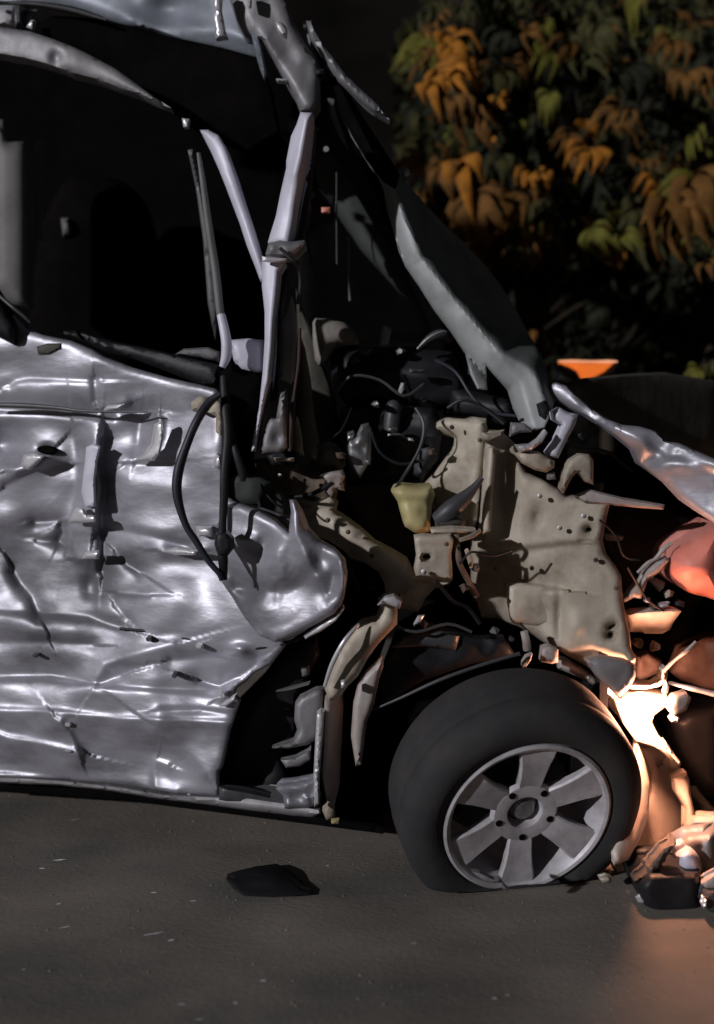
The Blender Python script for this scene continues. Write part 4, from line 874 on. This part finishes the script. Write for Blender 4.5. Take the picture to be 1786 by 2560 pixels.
wire([(900, 1480, 2.8), (880, 1430, 2.8), (870, 1390, 2.78)], 4, M['black'])
wire([(740, 330, 2.86), (760, 420, 2.9), (775, 520, 3.0), (770, 600, 3.0), (790, 700, 3.0)], 4, M['navy'], 'roof_wire')
wire([(700, 620, 2.72), (740, 660, 2.74), (752, 700, 2.78), (745, 760, 2.8)], 5, M['grey_plastic'], 'roof_wire')
for (bx, by, by_) in ((1240, 1420, 2.80), (1460, 1290, 2.74), (1490, 1400, 2.73), (1540, 1470, 2.70), (1330, 1420, 2.78), (1400, 1320, 2.75), (1350, 1240, 2.76), (1060, 1430, 2.66), (1116, 1360, 2.66), (1000, 1490, 2.70), (930, 1390, 2.74), (870, 1330, 2.76), (820, 1300, 2.78), (1200, 1100, 2.79), (1130, 1068, 2.86), (760, 1200, 2.83), (700, 1190, 2.83)):
    can('bolt', bx, by, by_, [(-0.004, 0.0065), (0.001, 0.0065), (0.0015, 0.0042), (0.005, 0.0042), (0.006, 0.003)], random.choice((M['alu'], M['brown'], M['rust'])), car, (-0.25, -1, 0.1), 6)
for (bx, by, Yb, sz) in ((1420, 1110, 2.8, 16), (1460, 1090, 2.84, 12), (1380, 1190, 2.74, 14), (1500, 1220, 2.8, 16), (1180, 930, 2.92, 14), (940, 1010, 2.9, 14), (1060, 1000, 2.9, 12), (890, 900, 2.95, 14), (1000, 880, 2.98, 16), (1080, 1130, 2.84, 14), (850, 1140, 2.84, 16),
                        (1160, 1470, 2.7, 14), (1190, 1420, 2.72, 12), (1060, 1560, 2.7, 14), (930, 1470, 2.78, 16), (1590, 1480, 2.78, 12), (1640, 1520, 2.78, 12), (1700, 1510, 2.82, 14), (1600, 1610, 2.82, 14), (1640, 1620, 2.8, 16), (1580, 1680, 2.76, 12), (1690, 1800, 2.74, 14), (1660, 1920, 2.9, 12), (820, 1130, 2.84, 10), (1240, 1580, 2.72, 12), (1280, 1600, 2.7, 12)):
    k = random.randint(4, 6)
    ph = random.uniform(0, 6)
    pl = [(bx + sz * random.uniform(0.5, 1.2) * math.cos(ph + 2 * math.pi * q / k), by + sz * random.uniform(0.4, 1.0) * math.sin(ph + 2 * math.pi * q / k)) for q in range(k)]
    panel('broken_piece', pl, grad(bx - 50, Yb + random.uniform(-0.04, 0.04), bx + 50, Yb + random.uniform(-0.04, 0.04)), random.choice((M['black'], M['grey_plastic'], M['olive'], M['brown'], M['alu'], M['silver_dull'])), car, 0.025, 6, 0.005, 6)

# ------------------------------------------------------------------ debris on the road
def ground_pt(px, py):
    return CAMZ * F / (py - HOR)


scrap = panel('rubber_scrap', [(566, 2198), (590, 2190), (640, 2178), (690, 2172), (716, 2184), (744, 2208), (778, 2236), (730, 2240), (660, 2242), (610, 2240), (584, 2222)], lambda x, y: CAMZ * F / (np.asarray(y) + 10 - HOR) , M['black'], None, 0.03, 8, h=[blob(670, 2200, 50, 20, 0.02)])
tag(scrap, 'torn black rubber scrap lying on the road in front of the car', 'scrap')
bumper = empty('bumper_wreckage', P(1730, 2260, 2.5))
tag(bumper, 'broken bumper pieces heaped on the road at the front corner', 'debris')
panel('grey_shell', [(1666, 2130), (1690, 2104), (1720, 2086), (1800, 2074), (1800, 2200), (1740, 2190), (1700, 2190), (1672, 2172)], 2.62, M['silver_dull'], bumper, 0.05, 8, 0.04, 40, h=[fold([(1694, 2110), (1688, 2170)], 8, 8, -0.03), fold([(1774, 2080), (1776, 2180)], 6, 6, 0.012)], crum=0.004, csize=50, seed=70)
panel('lavender_lobe', [(1692, 2140), (1710, 2124), (1730, 2122), (1750, 2144), (1756, 2176), (1744, 2184), (1706, 2182)], 2.56, M['pillar'], bumper, 0.06, 7, 0.045, 26, smooth=2)
panel('dark_box', [(1592, 2210), (1620, 2180), (1700, 2176), (1752, 2178), (1754, 2214), (1760, 2280), (1700, 2310), (1640, 2300), (1606, 2262)], 2.50, M['black'], bumper, 0.15, 9, 0.05, 30, crum=0.008, csize=50, seed=71)
panel('torn_fringe', [(1586, 2204), (1620, 2166), (1650, 2126), (1690, 2096), (1694, 2110), (1668, 2140), (1650, 2180), (1620, 2200)], 2.54, M['brown'], bumper, 0.04, 7, 0.015, 12, jag=3, crum=0.012, csize=20, seed=72)
panel('pale_shard', [(1752, 2208), (1770, 2196), (1800, 2180), (1800, 2226), (1764, 2224)], 2.50, M['primer_pink'], bumper, 0.03, 7, 0.012, 10)
panel('lamp_socket', [(1752, 2252), (1768, 2230), (1800, 2226), (1800, 2290), (1768, 2276)], 2.46, M['grey_plastic'], bumper, 0.05, 7, 0.02, 14, crum=0.008, csize=24, seed=73)
panel('bulb_chip', [(1756, 2264), (1762, 2246), (1768, 2250), (1768, 2268), (1760, 2272)], 2.44, M['bright'], bumper, 0.02, 4, 0.006, 5)
tag(panel('glass_chunk', [(1596, 2256), (1610, 2244), (1628, 2240), (1628, 2250), (1612, 2260)], 2.52, M['bright'], None, 0.03, 5, 0.01, 7), 'pale glass chunk beside the bumper wreckage', 'glass shard')
tag(panel('plastic_shard', [(1498, 2196), (1516, 2190), (1530, 2194), (1530, 2206), (1508, 2208)], 2.57, M['beige_light'], None, 0.02, 5, 0.006, 6), 'cream plastic shard beside the front wheel', 'shard')
tag(panel('metal_strip', [(1178, 2176), (1200, 2180), (1232, 2196), (1250, 2194), (1256, 2202), (1240, 2208), (1214, 2204), (1186, 2186)], 2.44, M['silver_dull'], None, 0.012, 5, 0.004, 5), 'thin bent metal strip under the wheel rim', 'metal strip')
tag(panel('wheel_weight', [(1244, 2208), (1256, 2206), (1274, 2224), (1262, 2226)], 2.44, M['silver_dull'], None, 0.012, 5, 0.004, 5), 'small silver clip fallen just under the wheel', 'clip')

def ground_z(x, y):
    x, y = np.array(float(x)), np.array(float(y))
    return float(0.012 * vnoise(x * 2.5 + 40, y * 2.5 + 40) + 0.005 * vnoise(x * 8 + 40, y * 8 + 40) + 0.002 * vnoise(x * 22 + 90, y * 22 + 90) - 0.004)


# loose grit and small stones, too many to count
random.seed(77)
V, Fc = [], []
for _ in range(1500):
    yy_ = random.uniform(1.95, 3.3)
    xx_ = random.uniform(-0.36, 0.36) * yy_
    r_ = random.choice((0.0015, 0.002, 0.002, 0.003, 0.0045)) * random.uniform(0.7, 1.3)
    k = len(V)
    for q in range(5):
        a = q * 1.2566 + random.uniform(-0.4, 0.4)
        V.append((xx_ + r_ * math.cos(a), yy_ + r_ * math.sin(a), ground_z(xx_, yy_) - 0.001))
    V.append((xx_ + random.uniform(-0.4, 0.4) * r_, yy_, ground_z(xx_, yy_) + r_ * random.uniform(0.3, 0.6)))
    Fc += [(k + q, k + (q + 1) % 5, k + 5) for q in range(5)]
grit = link('gravel', V, Fc, M['road'], None, smooth=False)
tag(grit, 'loose grit and small stones strewn over the road', None, None, 'stuff')

# glass crumbs catching the light
spots = [(150, 2148, 18, 5), (106, 2168, 9, 5), (190, 2046, 14, 4), (386, 2232, 9, 5), (148, 2256, 8, 5), (164, 2314, 16, 4), (384, 2332, 30, 4), (430, 2348, 11, 7), (716, 2326, 4, 5), (660, 2452, 10, 7), (590, 2502, 7, 5), (456, 2502, 12, 4), (500, 2540, 12, 4), (484, 2250, 10, 4),
         (1036, 2360, 12, 3), (1238, 2490, 8, 5), (1270, 2480, 6, 4), (900, 2440, 5, 4), (60, 2420, 6, 4), (820, 2160, 5, 4)]
desc = ['long pale glass sliver below the left end of the door', 'tiny glass crumb at the far left of the road', 'pale sliver close under the sill shadow', 'small glass crumb left of the black scrap', 'glass crumb left of the road centre, below the long sliver', 'flat pale sliver at the left of the road',
        'longest faint sliver on the middle of the road', 'kinked glass chip at the end of the longest sliver', 'bright dot of glass under the black scrap', 'brightest glass chip near the bottom centre of the road', 'glass chip lower left of the brightest chip', 'pale curved chip at the bottom of the road', 'faint chip at the very bottom of the road', 'dull chip just left of the black scrap',
        'faint chip on the road below the wheel', 'left of two chips on the bottom right road', 'right of two chips on the bottom right road', 'tiny chip on the bottom middle road', 'tiny chip on the bottom left road', 'tiny chip by the end of the sill']
for (sx, sy, rx, ry), dd in zip(spots, desc):
    Yd = CAMZ * F / (sy - HOR)
    c = P(sx, sy, Yd)
    a = random.uniform(-0.4, 0.4)
    L, W_, H = rx / F * Yd, ry / F * Yd * 0.7, ry / F * Yd * 0.22
    V = []
    for (u, v_, z) in ((-1, -0.3, 0), (0.2, -1, 0), (1, -0.1, 0), (0.3, 1, 0), (-0.6, 0.2, 1), (0.5, 0.1, 1.2)):
        V.append((c.x + L * (u * math.cos(a) - 0.3 * v_ * math.sin(a)), c.y + W_ * v_ + L * u * math.sin(a), ground_z(c.x, c.y) + 0.001 + H * z))
    o = link('glass_chip', V, [(0, 1, 2, 3), (0, 1, 4), (1, 5, 4), (1, 2, 5), (2, 3, 5), (3, 4, 5), (3, 0, 4)], M['bright'], None, smooth=False)
    tag(o, dd, 'glass chip', 'glass chips scattered on the road')

# ------------------------------------------------------------------ bushes with big hanging leaves
def leaf_mesh(seed):
    r = random.Random(seed)
    V, Fc = [], []
    nl = r.choice((3, 5, 5))
    for i in range(nl):
        ang = (i - (nl - 1) / 2) * (0.52 if nl == 5 else 0.75) + r.uniform(-0.2, 0.2)
        L = (1.0 - 0.1 * abs(i - (nl - 1) / 2)) * r.uniform(0.6, 1.15)
        wd = r.uniform(0.09, 0.15)
        curl = r.uniform(0.25, 0.7)
        k0 = len(V)
        n = 5
        for j in range(n + 1):
            t = j / n
            a2 = ang * (1 - 0.55 * t)                          # lobes droop towards straight down
            x = math.sin(ang) * min(t * 1.6, 1) * 0.42 * L + math.sin(a2) * t * 0.3
            z = -L * (t ** 1.15) * (0.35 + 0.65 * math.cos(ang)) + 0.22 * math.sin(min(t * 3, math.pi)) * abs(math.sin(ang))
            y = -0.22 * math.sin(t * math.pi) - curl * 0.2 * t * t
            hw = wd * (0.30 + 1.0 * math.sin(math.pi * min(t * 1.0 + 0.10, 1)) * r.uniform(0.75, 1.2)) * (1 - 0.45 * t) if j < n else 0.006
            V += [(x - hw * math.cos(a2), y + 0.022, z - hw * math.sin(a2) * 0.3), (x, y - 0.008, z), (x + hw * math.cos(a2), y + 0.030, z + hw * math.sin(a2) * 0.3)]
        for j in range(n):
            q = k0 + j * 3
            Fc += [(q, q + 1, q + 4, q + 3), (q + 1, q + 2, q + 5, q + 4)]
    me = bpy.data.meshes.new('leaf')
    me.from_pydata(V, [], Fc)
    for p in me.polygons:
        p.use_smooth = True
    return me


LM = []
for mi, m in enumerate(LEAF):
    row = []
    for s in range(5):
        me = leaf_mesh(s * 3 + mi)
        me.materials.append(m)
        row.append(me)
    LM.append(row)


def add_leaf(parent, px, py, Y, size_px, colour, spin=None):
    o = bpy.data.objects.new('leaf', random.choice(LM[colour]))
    COL.objects.link(o)
    o.parent = parent
    o.location = P(px, py, Y) - ORG[parent]
    s = size_px / F * Y
    o.scale = (s * random.uniform(0.8, 1.1), s, s)
    o.rotation_euler = (random.uniform(-0.8, 0.4), random.uniform(-0.75, 0.75), spin if spin is not None else random.uniform(-1.3, 1.0))
    return o


def bush(name, label, cat, base, trunk, areas, feature, seed, stuff_area, nstuff):
    random.seed(seed)
    b = empty(name, P(*base))
    tag(b, label, cat)
    t0 = tube('trunk', trunk, M['bark'], b, jit=0.1)
    for i in range(7):
        q = random.choice(trunk[1:])
        a = random.choice(areas)
        ex, ey = random.uniform(a[0], a[2]), random.uniform(a[1], a[3])
        tube('branch', [(q[0], q[1], q[2], 11), ((q[0] + ex) / 2 + random.uniform(-40, 40), (q[1] + ey) / 2 - 30, q[2] + random.uniform(-0.2, 0.2), 7), (ex, ey, q[2] + random.uniform(-0.3, 0.3), 3)], M['bark'], b, 6)
    for (px, py, Y, s, c) in feature:
        add_leaf(b, px, py, Y, s * 1.25, c, random.uniform(-0.5, 0.2))
    for (x0, y0, x1, y1, n, wts, smin, smax, Y0, Y1) in areas:
        for _ in range(n):
            c = random.choices(range(5), wts)[0]
            add_leaf(b, random.uniform(x0, x1), random.uniform(y0, y1), random.uniform(Y0, Y1), random.uniform(smin, smax), c)
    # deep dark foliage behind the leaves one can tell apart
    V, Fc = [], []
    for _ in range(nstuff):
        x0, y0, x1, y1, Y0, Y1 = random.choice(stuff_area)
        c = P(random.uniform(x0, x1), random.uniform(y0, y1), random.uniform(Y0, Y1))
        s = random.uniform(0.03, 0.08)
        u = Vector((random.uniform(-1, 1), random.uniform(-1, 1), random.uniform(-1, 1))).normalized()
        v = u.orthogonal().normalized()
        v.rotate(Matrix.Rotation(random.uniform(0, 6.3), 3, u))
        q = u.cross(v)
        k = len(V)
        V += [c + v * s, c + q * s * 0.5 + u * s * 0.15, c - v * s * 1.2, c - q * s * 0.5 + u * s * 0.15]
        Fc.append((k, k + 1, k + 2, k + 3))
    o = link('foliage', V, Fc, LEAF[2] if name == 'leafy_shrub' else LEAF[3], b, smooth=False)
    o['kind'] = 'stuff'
    return b


bush('leafy_shrub', 'shrub with orange leaves hanging above the raised bonnet', 'shrub', (1180, 1120, 5.4),
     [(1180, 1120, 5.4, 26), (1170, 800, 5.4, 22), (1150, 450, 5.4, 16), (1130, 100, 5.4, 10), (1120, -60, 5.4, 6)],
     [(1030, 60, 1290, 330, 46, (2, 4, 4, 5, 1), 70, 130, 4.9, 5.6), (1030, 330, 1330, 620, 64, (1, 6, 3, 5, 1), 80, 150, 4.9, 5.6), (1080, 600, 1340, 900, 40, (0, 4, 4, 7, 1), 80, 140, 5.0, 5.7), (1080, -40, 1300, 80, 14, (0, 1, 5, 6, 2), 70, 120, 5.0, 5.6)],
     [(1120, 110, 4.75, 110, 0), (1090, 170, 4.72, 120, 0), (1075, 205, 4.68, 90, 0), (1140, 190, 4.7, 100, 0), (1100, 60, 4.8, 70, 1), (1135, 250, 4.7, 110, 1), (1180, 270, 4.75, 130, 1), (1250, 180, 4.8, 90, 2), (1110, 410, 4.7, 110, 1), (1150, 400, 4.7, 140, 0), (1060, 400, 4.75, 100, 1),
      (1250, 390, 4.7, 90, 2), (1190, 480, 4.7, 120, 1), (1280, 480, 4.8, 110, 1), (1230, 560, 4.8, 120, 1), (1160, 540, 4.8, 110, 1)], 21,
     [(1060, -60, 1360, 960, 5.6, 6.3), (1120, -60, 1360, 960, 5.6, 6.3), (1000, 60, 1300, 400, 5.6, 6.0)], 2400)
bush('leafy_shrub', 'broad shrub with brown and olive lobed leaves at the right', 'shrub', (1620, 1120, 5.6),
     [(1620, 1120, 5.6, 24), (1610, 800, 5.6, 20), (1640, 450, 5.6, 15), (1600, 120, 5.6, 10), (1590, -60, 5.6, 6)],
     [(1300, -40, 1800, 300, 84, (0, 2, 6, 7, 1), 70, 130, 5.0, 5.8), (1330, 290, 1800, 640, 96, (1, 5, 5, 4, 2), 80, 150, 4.9, 5.7), (1320, 640, 1800, 900, 16, (0, 1, 2, 9, 0), 70, 120, 5.6, 6.0)],
     [(1470, 380, 4.7, 105, 0), (1455, 395, 4.72, 90, 1), (1380, 230, 4.75, 80, 4), (1560, 280, 4.8, 110, 1), (1600, 410, 4.8, 80, 1), (1660, 490, 4.7, 170, 1), (1690, 520, 4.7, 140, 1), (1640, 470, 4.75, 100, 0), (1740, 430, 4.7, 170, 1), (1760, 480, 4.72, 150, 4), (1480, 570, 4.7, 80, 4), (1560, 590, 4.68, 75, 4),
      (1590, 520, 4.75, 80, 2), (1720, 180, 4.8, 100, 1), (1760, 200, 4.8, 90, 1), (1460, 160, 4.8, 110, 2), (1560, 170, 4.8, 110, 3), (1680, 100, 4.8, 110, 1), (1500, 60, 4.85, 90, 2), (1770, 660, 4.7, 70, 1), (1425, 330, 4.75, 90, 1)], 22,
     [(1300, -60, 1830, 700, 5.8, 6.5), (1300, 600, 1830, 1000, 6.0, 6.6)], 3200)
bush('low_bush', 'low bush with small green leaves at the right edge', 'bush', (1750, 1130, 4.6),
     [(1750, 1130, 4.6, 14), (1752, 1000, 4.6, 10), (1756, 900, 4.6, 6)],
     [(1730, 880, 1810, 1000, 30, (0, 1, 4, 6, 3), 36, 60, 4.3, 4.6)],
     [(1750, 920, 4.25, 50, 4), (1775, 905, 4.25, 50, 2), (1740, 960, 4.3, 50, 2)], 23,
     [(1720, 890, 1820, 1060, 4.6, 4.9)], 500)
bush('dark_bush', 'dark rounded bush beyond the amber indicator', 'bush', (1520, 1130, 5.2),
     [(1520, 1130, 5.2, 18), (1530, 900, 5.2, 14), (1560, 740, 5.2, 8)],
     [(1330, 680, 1740, 900, 24, (0, 1, 1, 12, 0), 60, 100, 5.1, 5.4)],
     [(1500, 760, 5.0, 80, 3)], 24,
     [(1300, 680, 1740, 1010, 5.2, 5.6)], 3600)
print('objects', len(SC.objects), 'tris', sum(len(o.data.polygons) for o in SC.objects if o.type == 'MESH'))
